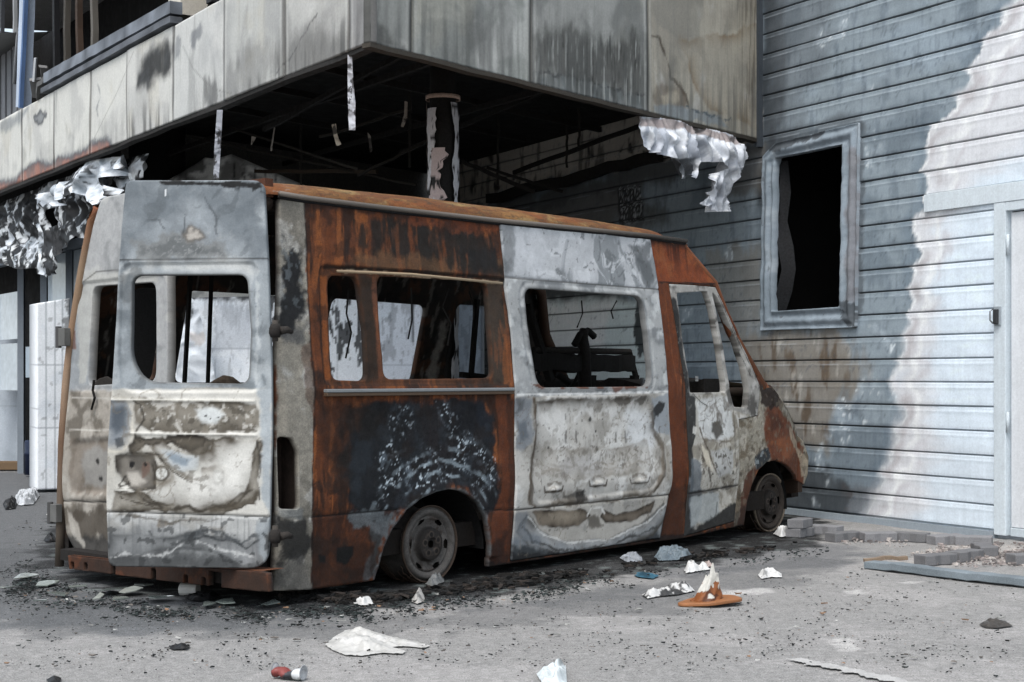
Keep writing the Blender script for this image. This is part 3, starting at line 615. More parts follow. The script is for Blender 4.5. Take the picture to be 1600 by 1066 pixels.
    b.bar(FR.w(0, SOF-.015, -.03), FR.w(LENR, SOF-.015, -.03), .07, .028, dk, segs=30, jit=.002); b.bar(FL.w(-.05, SOF-.015, -.04), FL.w(-15, SOF-.015, -.04), .07, .03, c(40, 38, 36), segs=40, jit=.004)
    b.build("edge_angle", MT['rusty'], root, vary=.3)
    far = FL.w(-16, 0)[:2]; wk = WALL.w(-8.6, 0)[:2]
    def slab(name, pts, z0, z1, col):
        m = MB(); n = len(pts); m.add([(x, y, z) for z in (z0, z1) for x, y in pts], [tuple(range(n))[::-1], tuple(range(n, 2*n))]+[(i, (i+1) % n, (i+1) % n+n, i+n) for i in range(n)], col); return m.build(name, MT['char'], root)
    inC = C0+.12*(-FR.N-FL.N)/1.0; fi = FR.w(LENR-.02, 0, -.1)[:2]; fa = FL.w(-15.9, 0, -.1)[:2]; back = (-3.0, 24.0)
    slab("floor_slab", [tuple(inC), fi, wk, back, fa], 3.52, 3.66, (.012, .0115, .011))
    slab("sky_block_slab", [tuple(inC), fi, wk, back, fa], 6.4, 6.6, (.2, .2, .2))
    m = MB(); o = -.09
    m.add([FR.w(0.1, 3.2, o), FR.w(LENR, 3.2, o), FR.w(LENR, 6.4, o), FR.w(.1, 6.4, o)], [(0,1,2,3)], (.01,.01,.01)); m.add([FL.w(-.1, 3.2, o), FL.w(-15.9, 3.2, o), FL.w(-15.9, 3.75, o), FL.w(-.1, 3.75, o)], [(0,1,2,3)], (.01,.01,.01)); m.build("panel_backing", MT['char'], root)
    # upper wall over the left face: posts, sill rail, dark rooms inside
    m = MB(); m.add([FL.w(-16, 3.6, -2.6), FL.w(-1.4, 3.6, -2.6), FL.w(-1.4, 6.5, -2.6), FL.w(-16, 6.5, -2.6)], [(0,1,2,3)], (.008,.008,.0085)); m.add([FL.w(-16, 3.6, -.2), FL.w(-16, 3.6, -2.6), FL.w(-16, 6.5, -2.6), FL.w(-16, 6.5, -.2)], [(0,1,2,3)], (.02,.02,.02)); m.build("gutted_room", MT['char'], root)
    def post(name, u, v0, v1, wd, colr, o=-.15, lean=0):
        k, z = FL(u, v0); k2, z2 = FL(u+lean, v1); P_ = Wall(FL.w(0, 0, o)[:2], FL.D); k, z = P_(u, v0); k2, z2 = P_(u+lean, v1)
        q = MB(); q.bar(P_.w(k, z), P_.w(k2, z2), wd, wd*.8, colr, up=(P_.N[0], P_.N[1], 0), segs=6, jit=.004, seed=u); return q.build(name, MT['burnt'], root, vary=.35)
    post("window_post", 36, 168, -120, .15, c(176, 188, 204), lean=12); post("window_post", 33, 168, -120, .05, c(84, 110, 150), -.10, lean=12)
    post("window_post", 292, 30, -150, .28, c(196, 190, 178), -.25); post("window_post", 334, 6, -170, .10, c(40, 40, 42), -.25)
    for u, cl in ((4, (60, 62, 66)), (23, (150, 152, 154)), (105, (70, 66, 60)), (147, (96, 92, 86)), (124, (66, 52, 42)), (88, (36, 36, 38))): post("window_post", u, 160 if u < 60 else 120, -100, .05 if u < 60 else .07, c(*cl), -.5)
    q = MB(); P_ = Wall(FL.w(0, 0, -.35)[:2], FL.D)
    for j in range(14):
        k0 = P_(34-j*9, 100)[0]; k1 = P_(30-j*9, 100)[0]; q.bar(P_.w(k0, 3.7, 0), P_.w(k0, 4.75, 0), .16, .03, c(112, 114, 118), up=(P_.N[0], P_.N[1], 0))
    q.build("shutter", MT['clad'], root, vary=.15)
    q = MB(); q.add([P_.w(-16, 4.78, .5), P_.w(P_(36, 60)[0], 4.78, .5), P_.w(P_(36, 60)[0], 4.9, -.3), P_.w(-16, 4.9, -.3)], [(0,1,2,3)], c(150, 152, 152)); q.build("eave_lining", MT['clad'], root, vary=.1)
    RL = Wall(FL.w(0, 0, -.02)[:2], FL.D); q = MB(); a1 = RL(76, 132); a2 = RL(275, 12); z1 = 3.80
    q.bar(RL.w(a1[0], z1+.16), RL.w(a2[0], z1+.14), .10, .095, c(112, 118, 126), segs=26, jit=.0015, seed=4); q.bar(RL.w(a1[0]-.1, z1+.05, .0), RL.w(a2[0], z1+.05, .0), .10, .05, c(90, 94, 100), segs=22, jit=.0015, seed=5)
    rail = q.build("sill_rail", MT['burnt'], root, vary=.95)
    q = MB(); q.bar(RL.w(a1[0]-.35, 3.82), RL.w(a1[0], 3.98), .10, .05, c(84, 84, 84), segs=4, jit=.02, seed=7); q.bar(RL.w(a1[0]-.45, 3.9), RL.w(a1[0]-.1, 4.1), .08, .03, c(120, 120, 120), segs=4, jit=.02, seed=8); q.bar(RL.w(a1[0]-.32, 3.98, .05), RL.w(a1[0]-.26, 4.2, .05), .05, .02, c(196, 200, 204)); q.build("twisted_scrap", MT['burnt'], root)
    q = MB(); p0 = P_(52, 120); p1 = P_(60, 60); p2 = P_(72, 10); q.tube([P_.w(p0[0], p0[1]-.1, .2), P_.w(p1[0]-.05, p1[1], .2), P_.w(p1[0]+.1, p1[1]+.4, .2), P_.w(p2[0], p2[1]+.2, .2)], .02, c(150, 152, 154), 6); q.build("loose_cable", MT['burnt'], root, smooth=True)
    # round column with the remains of its casing
    cx, cy, _ = at(692, 300, 10.8)
    q = MB(); q.ring((cx, cy, 0), (0, 0, 1), [(.095, .0), (.095, 3.55)], c(28, 27, 26), 28); col_ = q.build("column", MT['char'], root, smooth=True)
    q = MB(); q.ring((cx, cy, 3.11), (0, 0, 1), [(.121, 0), (.126, .0), (.126, .03), (.121, .03), (.121, 0)], c(176, 154, 140), 32); q.build("casing_ring", MT['rusty'], col_, smooth=True)
    def casing(name, a0, a1, z0, z1, colr, seed, rag):
        rg = np.random.RandomState(seed); n, m_ = 14, 90; V = []; F_ = []; C_ = []
        for j in range(m_+1):
            z = z0+(z1-z0)*j/m_; e0 = a0+rag*fbm(np.array([z]), np.array([seed*1.7]), 5, 4, seed)[0]*math.radians(40); e1 = a1+rag*fbm(np.array([z]), np.array([seed*2.7]), 6, 4, seed+3)[0]*math.radians(60)
            for i in range(n+1):
                a = e0+(e1-e0)*i/n; r = .119+.004*pnoise(np.array([z*9]), np.array([a*3.]), seed)[0]
                V.append((cx+r*math.cos(a), cy+r*math.sin(a), z))
        for j in range(m_):
            for i in range(n): F_.append((j*(n+1)+i, j*(n+1)+i+1, (j+1)*(n+1)+i+1, (j+1)*(n+1)+i))
        V = np.array(V); k = fbm(V[:, 0]*3+V[:, 1], V[:, 2], 9, 4, seed); cc = np.tile(c(*colr), (len(V), 1)); mm = sstep(.22, .3, k)[:, None]; cc = cc*(1-mm)+c(36, 34, 33)*mm
        mesh(name, V, np.array(F_), MT['plain'], col_, cc)
    R = math.radians
    casing("casing_strip", R(172), R(186), .6, 3.12, (150, 132, 122), 1, .1); casing("casing_strip", R(204), R(232), .6, 3.04, (206, 204, 206), 2, .5); casing("casing_strip", R(312), R(348), .6, 3.08, (182, 184, 188), 5, .35); casing("casing_strip", R(226), R(268), .6, 2.75, (190, 172, 168), 7, .9)
    # charred ceiling frame of the bay
    bm = c(34, 31, 28)
    def beam(p, q_, w_=.06, h_=.08, colr=bm): 
        w_, h_ = w_*.6, h_*.6; colr = np.array(colr)*.6; m = MB(); m.bar(p, q_, w_, h_, colr, segs=10, jit=.003, seed=int(abs(p[0]*100))); return m.build("ceiling_beam", MT['rusty'], root, vary=.35)
    for o in (-.75, -1.55, -2.4, -3.3): beam(FR.w(-o*.36+.2, 3.3, o), FR.w(LENR-.1, 3.3, o))
    for k in (.9, 2.5, 4.1): beam(FR.w(k, 3.36, -.1), tuple(np.array(FR.w(k, 3.10, -.1))-3.0*np.array((*FL.D, 0))), .05, .06)
    for o in (-1.0, -2.2): beam(FL.w(o*.36-.3, 3.25, o), FL.w(-6, 3.25, o), .06, .07)
    beam(at(722, 252, 13.2), at(835, 300, 12.9), .05, .06); beam(at(880, 300, 13.0), at(760, 262, 13.0), .04, .04); beam(at(400, 268, 13.5), at(590, 268, 12.2), .05, .05, c(60, 48, 36))
    for u, v0, v1, Y in ((778, 165, 290, 13.2), (886, 168, 262, 12.9), (640, 120, 262, 12), (470, 150, 290, 13), (905, 170, 230, 12.6)): beam(at(u, v0, Y), at(u, v1, Y), .035, .035, c(44, 42, 38))
    for p, q_ in (((360, 200, 12.5), (560, 265, 11.5)), ((300, 215, 13), (650, 290, 12.2)), ((500, 215, 11.5), (640, 170, 11)), ((560, 275, 12), (700, 205, 11.6))): beam(at(*p), at(*q_), .03, .03, c(40, 36, 30))
    q = MB(); q.bar(at(760, 312, 16.0), at(1030, 243, 13.4), .06, .10, c(34, 32, 30), segs=12, jit=.01); q.build("wall_rail", MT['rusty'], root, vary=.4)
    # walls closing the bay, sooty, and the paler partition that survives behind the van
    m = MB(); A, B_, D_ = (-3.73, 14.2), (-.6, 18.2), FL.w(-16, 0, -.4)[:2]
    for p, r in ((A, B_),): m.add([(p[0], p[1], 0), (r[0], r[1], 0), (r[0], r[1], 3.6), (p[0], p[1], 3.6)], [(0,1,2,3)], c(90, 88, 84))
    m.build("bay_wall", MT['char'], root, vary=.5)
    Wp = Wall((-3.3, 14.4), (1.0, .16)); O = [Wp(262, 300), (Wp(482, 300)[0], Wp(482, 300)[1]-.5), Wp(482, 292), Wp(425, 268), Wp(362, 241), Wp(338, 248), Wp(320, 246), Wp(308, 255), Wp(258, 284)]
    O[0] = (O[0][0], .2); O[1] = (O[1][0], .2)
    def paint(x, z):
        P = Paint(x, z, Wp, 77); P.fill(c(235, 235, 230)); P.noise(c(120, 119, 116), 2.5, -.05, .35, .9, warp=.2); P.noise(c(150, 152, 152), 3, .1, .5, .6)
        P.poly(c(30, 30, 30), [(258, 262), (320, 244), (318, 270), (280, 284)], .03, .05, 6, .8); 
        for u in (366, 380, 398, 415, 432): P.line(c(40, 40, 40), [(u, 255), (u, 300)], .012, .8, .01)
        P.line(c(150, 150, 146), [(362, 246), (480, 290)], .03, .7); return P.done()
    sheet("partition_panel", O, [], lambda k, z, o: np.c_[Wp.P[0]+k*Wp.D[0]+o*Wp.N[0], Wp.P[1]+k*Wp.D[1]+o*Wp.N[1], z], paint, MT['plain'], root, h=.02, skirt=.04)
build_storey()

# ---- glazed front to the left, under the upper storey
def build_shop():
    SF = Wall((-5.55, 17.0), (.6575, -1.0)); o = thing("burnt_shopfront", (-5.55, 17.0, 0), "fire damaged glazed shopfront with pale frames at the far left", "shopfront")
    fcol = c(120, 128, 136)
    q = MB(); q.bar(SF.w(-6, 2.48, .02), SF.w(SF(190, 350)[0], 2.48, .02), .08, .09, fcol, segs=12, jit=.004); 
    for u in (36, 72, 112, 150): q.bar(SF.w(SF(u, 500)[0], 0, .02), SF.w(SF(u, 500)[0], 2.5, .02), .06, .07, fcol)
    for k in (-2.2, -3.4, -4.6): q.bar(SF.w(SF(36, 500)[0]+k+1, 0, .02), SF.w(SF(36, 500)[0]+k+1, 2.5, .02), .06, .07, fcol)
    q.build("frame", MT['burnt'], o, vary=.3)
    k = lambda u: SF(u, 500)[0]
    for a, b_, z0, z1, cl in ((k(75), k(110), 1.45, 2.42, (206, 218, 226)), (k(115), k(148), 1.2, 2.42, (196, 206, 212)), (k(36)-1.2, k(34), 1.55, 2.1, (206, 216, 222)), (k(40), k(70), 1.1, 1.45, (176, 190, 200)), (k(36)-1.2, k(34), .95, 1.5, (196, 206, 212))):  # pale pane colours stand in for sky reflected in the glass
        q = MB(); q.add([SF.w(x, z, oo) for oo in (-.01, .0) for x, z in ((a, z0), (b_, z0), (b_, z1), (a, z1))], [(3,2,1,0), (4,5,6,7), (0,1,5,4), (1,2,6,5), (2,3,7,6), (3,0,4,7)], c(*cl)); q.build("glass_pane", MT['glass'], o, vary=.15)
    q = MB(); q.add([SF.w(-9, 0, -.6), SF.w(k(190)+.1, 0, -.6), SF.w(k(190)+.1, 3.6, -.6), SF.w(-9, 3.6, -.6)], [(0,1,2,3)], (.007,.007,.007)); q.add([SF.w(-9, 2.53, -.01), SF.w(k(190), 2.53, -.01), SF.w(k(190), 3.6, -.01), SF.w(-9, 3.6, -.01)], [(0,1,2,3)], (.01,.01,.01)); q.add([SF.w(k(190), 0, -.6), SF.w(k(190), 0, 0), SF.w(k(190), 3.6, 0), SF.w(k(190), 3.6, -.6)], [(0,1,2,3)], (.01,.01,.01)); q.build("dark_interior", MT['char'], o)
    return SF
SHOP = build_shop()
# ================================================================== THE BURNT VAN
VF = arr(.662, .7495); VF /= np.hypot(*VF); VL = arr(-VF[1], VF[0]); VR = arr(-1.12, 7.1)
VAN = thing("burnt_van", (VR[0], VR[1], 0), "burnt out rusting minibus on bare wheel rims with an open rear door", "van", math.atan2(VF[1], VF[0]))
WID = 1.85
def prof(x, z):
    x = np.asarray(x, float); z = np.asarray(z, float)
    y = .10*np.maximum(0, z-1.05)+.02*np.maximum(0, .55-z)
    return y+.15*np.clip((x-4.28)/.72, 0, 1.2)**2+.035*np.clip((.07-x)/.07, 0, 1)**2
def SIDE(u, v):
    y = 0.0
    for _ in range(7):
        k, z = Wall(VR+y*VL, VF)(u, v); y = float(prof(k, z))
    return k, z
REAR = Wall(VR-.01*VF, (-VL[0], -VL[1]))
DOOR = Wall((-1.144, 7.07), (1.0, 0.0))
def s3(x, z, o): return np.c_[x, prof(x, z)-o, z]
def loc(p):      # world -> van
    d = np.array(p[:2])-VR; return (float(d@VF), float(d@VL), p[2])
S = lambda pts: np.array([SIDE(*p) for p in pts])
RUST, RUSTD, RUSTO, BLK, BLUEBLK = c(122, 69, 39), c(68, 43, 30), c(162, 95, 50), c(30, 30, 31), c(36, 43, 50)

D1 = S([(779, 344), (900, 358.5), (1015, 372), (1022, 405), (1028, 440), (1040, 560), (1044, 613), (1049, 700), (1047, 760), (1030, 842), (797, 878), (803, 800), (803, 620), (797, 520), (787, 430)])
W1 = rnd_poly(S([(817, 450), (1001, 463), (1010, 520), (1017, 604), (838, 606), (826, 540)]), [.07, .07, .01, .08, .08, .01])
D2 = S([(1045, 443), (1080, 445), (1118, 448), (1142, 503), (1165, 552), (1187, 603), (1184, 650), (1154, 656), (1153, 760), (1147, 815), (1068, 839), (1076, 750), (1070, 600)])
W2 = rnd_poly(S([(1056, 458), (1104, 455), (1113, 485), (1122, 530), (1134, 613), (1077, 614), (1068, 545)]), .02)
W3 = rnd_poly(S([(1112, 456), (1119, 463), (1146, 522), (1162, 572), (1169, 610), (1167, 637), (1146, 636), (1140, 612), (1129, 540)]), .02)
WA = rnd_poly(S([(514, 430), (562, 432), (573, 520), (577, 596), (519, 594)]), [.05, .06, .01, .05, .05])
WB = rnd_poly(S([(590, 431), (764, 440), (769, 520), (773, 591), (602, 593), (594, 520)]), [.05, .07, .01, .05, .05, .01])
REC = rnd_poly(S([(499, 414), (789, 434), (799, 602), (507, 602)]), .05)
LAMP = rnd_poly(S([(433, 682), (456, 684), (466, 705), (466, 796), (434, 795)]), .02)
OUT = S([(438, 311), (475, 312.5), (600, 328), (770, 347), (900, 359), (1015, 371), (1066, 378), (1117, 441), (1145, 503), (1173, 562), (1196, 606), (1208, 606), (1222, 625), (1238, 655), (1255, 690), (1262, 715), (1262, 742), (1256, 758), (1248, 752), (1240, 738), (1228, 726), (1212, 719), (1197, 722), (1184, 734), (1174, 757), (1166, 785), (1161, 821), (1150, 823), (1067, 841), (1030, 846), (797, 881), (764, 886), (764, 850), (757, 808), (746, 787), (732, 775), (716, 767), (698, 764), (678, 768), (655, 778), (632, 797), (612, 826), (599, 856), (586, 907), (540, 914), (487, 921), (429, 923), (431, 850), (431, 600)])

def side_paint(x, z):
    P = Paint(x, z, SIDE, 500); P.fill(RUST)
    P.noise(RUSTD, 3, -.15, .35, .85, st=(2, .6), warp=.15); P.noise(RUSTO, 4, .05, .5, .8, st=(2.6, .5), warp=.1)
    P.noise(c(58, 40, 30), 7, .15, .6, .6, warp=.1)
    # upper band: soot fingers, tan edge above the windows
    P.poly(c(112, 86, 62), [(560, 392), (780, 405), (785, 432), (520, 418)], .04, .05, 5, .7)
    for q in ([(556, 345), (572, 347), (574, 385), (560, 385)], [(578, 345), (596, 347), (600, 398), (584, 392)], [(604, 342), (640, 345), (645, 400), (608, 400)], [(650, 350), (685, 350), (692, 408), (655, 404)], [(694, 352), (770, 366), (783, 425), (720, 422), (698, 410)]):
        P.poly(c(46, 43, 38), q, .035, .045, 9, .88, st=(2, .5))
    P.poly(c(40, 42, 44), [(735, 395), (775, 385), (780, 430), (740, 428)], .04, .04, 7, .7)
    P.poly(c(66, 40, 28), [(475, 312), (780, 346), (780, 354), (475, 324)], .02, .02, 9, .8)
    P.poly(c(146, 78, 46), [(640, 330), (775, 350), (782, 362), (700, 362), (640, 348)], .02, .04, 7, .6)
    P.mix(c(130, 74, 40), .6*P.pm([(478, 330), (520, 335), (520, 420), (498, 420), (500, 600), (482, 600)], .04, .03, 5)*sstep(-.2, .4, fbm(x*4, z*.6, 4, 4, 51)))
    # window surround
    rec = psdf(x, z, REC); inr = sstep(.004, -.004, rec)
    P.mix(c(92, 62, 42), inr*.6)
    P.poly(c(62, 52, 42), [(563, 430), (588, 431), (600, 594), (578, 596), (572, 520)], .02, .02, 8, .75); P.poly(c(128, 80, 56), [(582, 431), (589, 431), (601, 594), (594, 594)], .01, .01, 8, .8)
    P.poly(c(76, 68, 58), [(764, 438), (788, 436), (799, 600), (774, 598)], .02, .02, 8, .85); P.poly(c(150, 88, 46), [(786, 520), (797, 525), (799, 600), (790, 600)], .01, .02, 8, .7)
    P.poly(c(152, 86, 42), [(501, 430), (513, 432), (519, 594), (509, 596)], .012, .015, 8, .85)
    P.line(c(30, 26, 22), [(502, 418), (640, 423), (788, 437)], .008, .8); P.mix(c(30, 24, 20), .6*np.exp(-(rec/.006)**2))
    P.line(c(186, 168, 142), [(530, 422), (640, 430), (780, 442)], .009, .75, .006)
    # below the windows: the big charred blue-black patch with flaking paint
    P.poly(c(56, 38, 28), [(500, 628), (560, 625), (548, 700), (545, 790), (505, 760)], .06, .06, 4, .55)
    P.noise(c(160, 94, 54), 5, .2, .5, .35, st=(3, .4))
    blk = [(585, 632), (640, 626), (752, 628), (768, 650), (770, 700), (780, 770), (776, 802), (756, 805), (730, 773), (698, 762), (655, 776), (620, 808), (590, 820), (560, 800), (541, 785), (543, 700), (560, 672)]
    P.poly(c(40, 37, 34), [(545, 640), (640, 628), (640, 700), (600, 800), (545, 780), (538, 720)], .05, .05, 6, .85)
    P.poly(BLUEBLK, blk, .03, .045, 7, .95)
    P.poly(c(36, 46, 60), [(700, 634), (752, 636), (766, 655), (766, 690), (720, 690), (698, 665)], .06, .05, 5, .8); P.poly(c(24, 27, 32), [(690, 645), (740, 640), (750, 690), (700, 690)], .07, .05, 4, .7)
    P.poly(c(38, 34, 31), [(560, 640), (640, 636), (610, 690), (560, 690)], .06, .06, 5, .7)
    m = P.pm(blk, .03, .05, 6)
    P.mix(c(60, 70, 79), m*.5*sstep(0, .45, fbm(x, z, 5, 5, 61)))
    fl = P.pm([(625, 640), (700, 634), (712, 665), (735, 690), (770, 720), (776, 760), (735, 765), (700, 755), (640, 770), (590, 790), (570, 740), (600, 690)], .07, .07, 4)
    q = fbm(x+.03*fbm(x, z, 9, 3, 66), z, 34, 4, 62, .65); gt = sstep(-.15, .25, fbm(x, z, 4.5, 4, 63)); xw, zw = x+.02*fbm(x, z, 14, 3, 67), z+.02*fbm(x, z, 14, 3, 68)
    P.mix(c(120, 132, 142), fl*.55*gt*sstep(.05, .35, fbm(x, z, 11, 5, 69, .65)))
    P.mix(c(190, 202, 210), fl*.9*gt*sstep(.33, .42, q)); P.mix(c(186, 198, 206), fl*.85*gt*sstep(.075, .03, np.abs(fbm(xw, zw, 15, 2, 60)))*sstep(.05, .25, fbm(x, z, 24, 3, 59)))
    P.mix(c(20, 22, 26), fl*.5*sstep(.22, .3, -q))
    # ripples of scorch above the arch
    cx, cz = SIDE(690, 880); r = np.hypot(x-cx, (z-cz))
    P.mix(c(150, 164, 172), m*.75*sstep(.35, .8, np.sin((r+.02*fbm(x, z, 6, 3, 64))*95))*sstep(.75, .5, r)*sstep(-.1, .3, fbm(x, z, 7, 3, 65)))
    # below the crease
    P.poly(c(84, 46, 28), [(487, 812), (620, 797), (590, 908), (487, 922)], .02, .03, 7, .65)
    P.poly(c(104, 112, 116), [(543, 806), (622, 797), (608, 822), (596, 856), (585, 905), (574, 900), (580, 850), (575, 822), (552, 828)], .02, .05, 8, .9, st=(1, .7))
    P.poly(c(44, 40, 37), [(578, 830), (596, 840), (590, 880), (580, 890)], .02, .03, 9, .6); P.noise(c(46, 34, 27), 6, .18, .5, .5)
    P.poly(c(60, 40, 30), [(487, 850), (590, 850), (586, 910), (487, 924)], .05, .05, 5, .5)
    P.poly((.006, .006, .006), [(526, 856), (552, 853), (551, 872), (540, 882), (525, 880)], .006, .012, 14, 1); P.poly((.006, .006, .006), [(498, 868), (508, 867), (509, 879), (499, 880)], .005, .004, 14, 1)
    # strip between arch and sliding door, foot of the B pillar
    P.poly(c(122, 66, 38), [(774, 625), (802, 622), (804, 790), (800, 878), (768, 884), (766, 820), (784, 770)], .012, .02, 7, .85, st=(2, .5))
    P.poly(c(60, 40, 30), [(790, 625), (803, 622), (804, 870), (792, 876), (796, 760)], .015, .015, 8, .5); P.poly(c(34, 30, 28), [(764, 845), (790, 835), (795, 880), (764, 886)], .03, .03, 7, .6)
    P.line(c(24, 20, 18), [(437, 812), (620, 796)], .005, .8); P.line(c(24, 20, 18), [(770, 797), (803, 797)], .005, .8)
    # rear corner strip: bare grey metal
    pil = [(425, 300), (475, 312), (479, 430), (487, 560), (490, 640), (487, 760), (486, 925), (420, 930)]
    pm = P.pm(pil, .006, .008, 12); G = Paint(x, z, SIDE, 520); G.fill(c(150, 145, 134)); G.noise(c(124, 120, 111), 3, -.1, .4, .8, warp=.1); G.noise(c(172, 171, 166), 6, .15, .5, .6)
    G.poly(c(34, 38, 43), [(447, 375), (462, 385), (474, 430), (478, 470), (476, 490), (462, 520), (440, 520), (434, 470), (442, 420)], .035, .05, 9, .95); G.specks(c(110, 118, 122), 22, .3, .6, G.pm([(440, 370), (475, 380), (478, 480), (440, 480)], .05, .03, 6))
    G.poly(c(150, 152, 150), [(432, 440), (440, 420), (438, 480), (432, 500)], .02, .02, 9, .7); G.poly(c(92, 94, 96), [(440, 520), (482, 505), (478, 535), (445, 535)], .03, .03, 8, .7)
    G.poly(c(44, 45, 46), [(432, 808), (478, 810), (484, 845), (470, 880), (440, 880)], .03, .05, 8, .88); G.poly(c(134, 138, 138), [(432, 795), (470, 797), (475, 812), (435, 815)], .02, .03, 9, .7); G.poly(c(112, 110, 106), [(432, 880), (470, 870), (480, 918), (432, 922)], .03, .04, 7, .7)
    G.poly(c(92, 58, 40), [(470, 540), (490, 530), (490, 660), (478, 620)], .01, .02, 9, .5)
    P.col = P.col*(1-pm[:, None])+G.col*pm[:, None]; P.line(c(40, 28, 22), [(475, 312), (480, 430), (488, 560), (491, 640), (488, 760), (487, 922)], .006, .7, .002)
    # raked corner above the cab
    fr = [(1015, 371), (1067, 377), (1118, 442), (1027, 441)]
    f = P.pm(fr, .004, .0, 6); P.mix(c(148, 76, 42), f*.9); P.mix(c(74, 36, 24), f*.75*sstep(0, .4, fbm(x*3.5, z*.35, 4, 4, 70))*sstep(1.72, 1.95, z)); P.mix(c(48, 30, 22), f*.9*sstep(1.93, 1.985, z)); P.mix(c(160, 96, 56), f*.5*sstep(.1, .5, fbm(x, z, 5, 4, 71)))
    P.line(c(30, 20, 16), [(1027, 441), (1118, 444)], .007, .9)
    P.poly(c(122, 64, 34), [(1026, 442), (1044, 443), (1066, 620), (1072, 740), (1062, 842), (1032, 845), (1048, 760), (1044, 613)], .006, .01, 8, .8, st=(2, .5)); P.poly(c(70, 42, 28), [(1035, 760), (1075, 760), (1066, 845), (1025, 845)], .04, .03, 7, .6)
    P.line(c(150, 86, 44), [(1040, 470), (1052, 560), (1059, 620)], .008, .5, .004)
    P.line(c(126, 70, 40), [(1119, 447), (1146, 506), (1174, 565), (1193, 602)], .02, .9, .004); P.line(c(60, 44, 34), [(1150, 520), (1172, 575), (1186, 604)], .01, .6, .006)
    # wing
    wing = [(1150, 640), (1184, 650), (1187, 603), (1210, 600), (1230, 630), (1270, 700), (1270, 765), (1240, 740), (1210, 715), (1180, 735), (1160, 825), (1146, 825)]
    Wp = Paint(x, z, SIDE, 540); Wp.fill(c(150, 145, 132)); Wp.noise(c(112, 100, 82), 5, -.1, .4, .8, warp=.1); Wp.noise(c(84, 72, 58), 9, .15, .5, .7); Wp.noise(c(176, 172, 162), 6, .15, .5, .6)
    Wp.poly(c(124, 66, 36), [(1192, 640), (1212, 634), (1236, 662), (1253, 700), (1254, 760), (1225, 728), (1205, 716), (1196, 690)], .02, .03, 8, .92); Wp.poly(c(160, 98, 62), [(1205, 690), (1232, 680), (1245, 705), (1225, 715)], .02, .03, 9, .6); Wp.poly(c(90, 52, 34), [(1200, 645), (1215, 640), (1225, 665), (1205, 672)], .02, .03, 9, .6)
    Wp.poly(c(170, 158, 138), [(1232, 660), (1245, 690), (1262, 720), (1262, 745), (1252, 745), (1248, 715), (1236, 690)], .012, .02, 9, .8)
    Wp.poly(c(54, 62, 68), [(1178, 712), (1200, 700), (1204, 716), (1190, 730), (1180, 745)], .012, .02, 9, .95); Wp.specks(c(150, 160, 164), 24, .35, .7, Wp.pm([(1178, 712), (1200, 700), (1204, 716), (1180, 745)], .01, .01))
    Wp.poly(c(100, 56, 34), [(1164, 745), (1178, 725), (1182, 742), (1170, 785), (1164, 825), (1150, 825)], .01, .015, 9, .9); Wp.poly(c(50, 36, 30), [(1146, 800), (1164, 790), (1164, 828), (1146, 828)], .02, .02, 9, .6)
    Wp.poly(c(52, 34, 26), [(1186, 598), (1212, 598), (1222, 630), (1205, 640), (1190, 630)], .012, .03, 10, .9); Wp.specks(c(120, 110, 96), 18, .4, .6)
    wm = P.pm(wing, .006, .004, 10); P.col = P.col*(1-wm[:, None])+Wp.col*wm[:, None]
    # char along the sills and arch lips
    arch = [(764, 886), (764, 850), (757, 808), (746, 787), (732, 775), (716, 767), (698, 764), (678, 768), (655, 778), (632, 797), (612, 826), (599, 856), (586, 907)]
    P.line(c(112, 118, 120), arch, .011, .75, .008); P.poly(c(30, 27, 25), [(1030, 838), (797, 876), (764, 880), (764, 890), (1160, 850), (1160, 820), (1067, 836)], .012, .02, 8, .8)
    P.mottle(.16, 16); P.mottle(.10, 40); return P.done(.36)
def side_off(x, z):
    o = -.011*sstep(.006, -.006, psdf(x, z, REC))+.008*fbm(x, z, 2.2, 3, 601)+.0015*fbm(x, z, 12, 3, 602)
    o += .010*np.exp(-((z-.52-.0*x)/.10)**2)*.6
    cr = np.array([SIDE(*p) for p in [(437, 812), (620, 796), (803, 797)]]); o -= .005*np.exp(-(ldist(x, z, cr)/.006)**2)
    cx, cz = SIDE(690, 880); r = np.hypot(x-cx, z-cz); o += .016*np.exp(-((r-.40)/.045)**2)*(z > .1)
    return o
body = sheet("body", OUT, [D1, D2, WA, WB, LAMP], s3, side_paint, MT['rusty'], VAN, h=.008, skirt=.035, off=side_off, local=True, skirtcol=c(40, 32, 27))
def shrink(Pn, d): 
    Pn = np.array(Pn); Q = np.roll(Pn, 1, 0); R_ = np.roll(Pn, -1, 0); e1 = Pn-Q; e2 = R_-Pn
    a = .5*np.sum(Pn[:, 0]*np.roll(Pn[:, 1], -1)-np.roll(Pn[:, 0], -1)*Pn[:, 1]); sg = 1 if a > 0 else -1
    n1 = np.c_[-e1[:, 1], e1[:, 0]]/np.linalg.norm(e1, axis=1)[:, None]*sg; n2 = np.c_[-e2[:, 1], e2[:, 0]]/np.linalg.norm(e2, axis=1)[:, None]*sg
    n = n1+n2; n /= np.maximum(.6, (n*n).sum(1)/2)[:, None]; return Pn+d*n

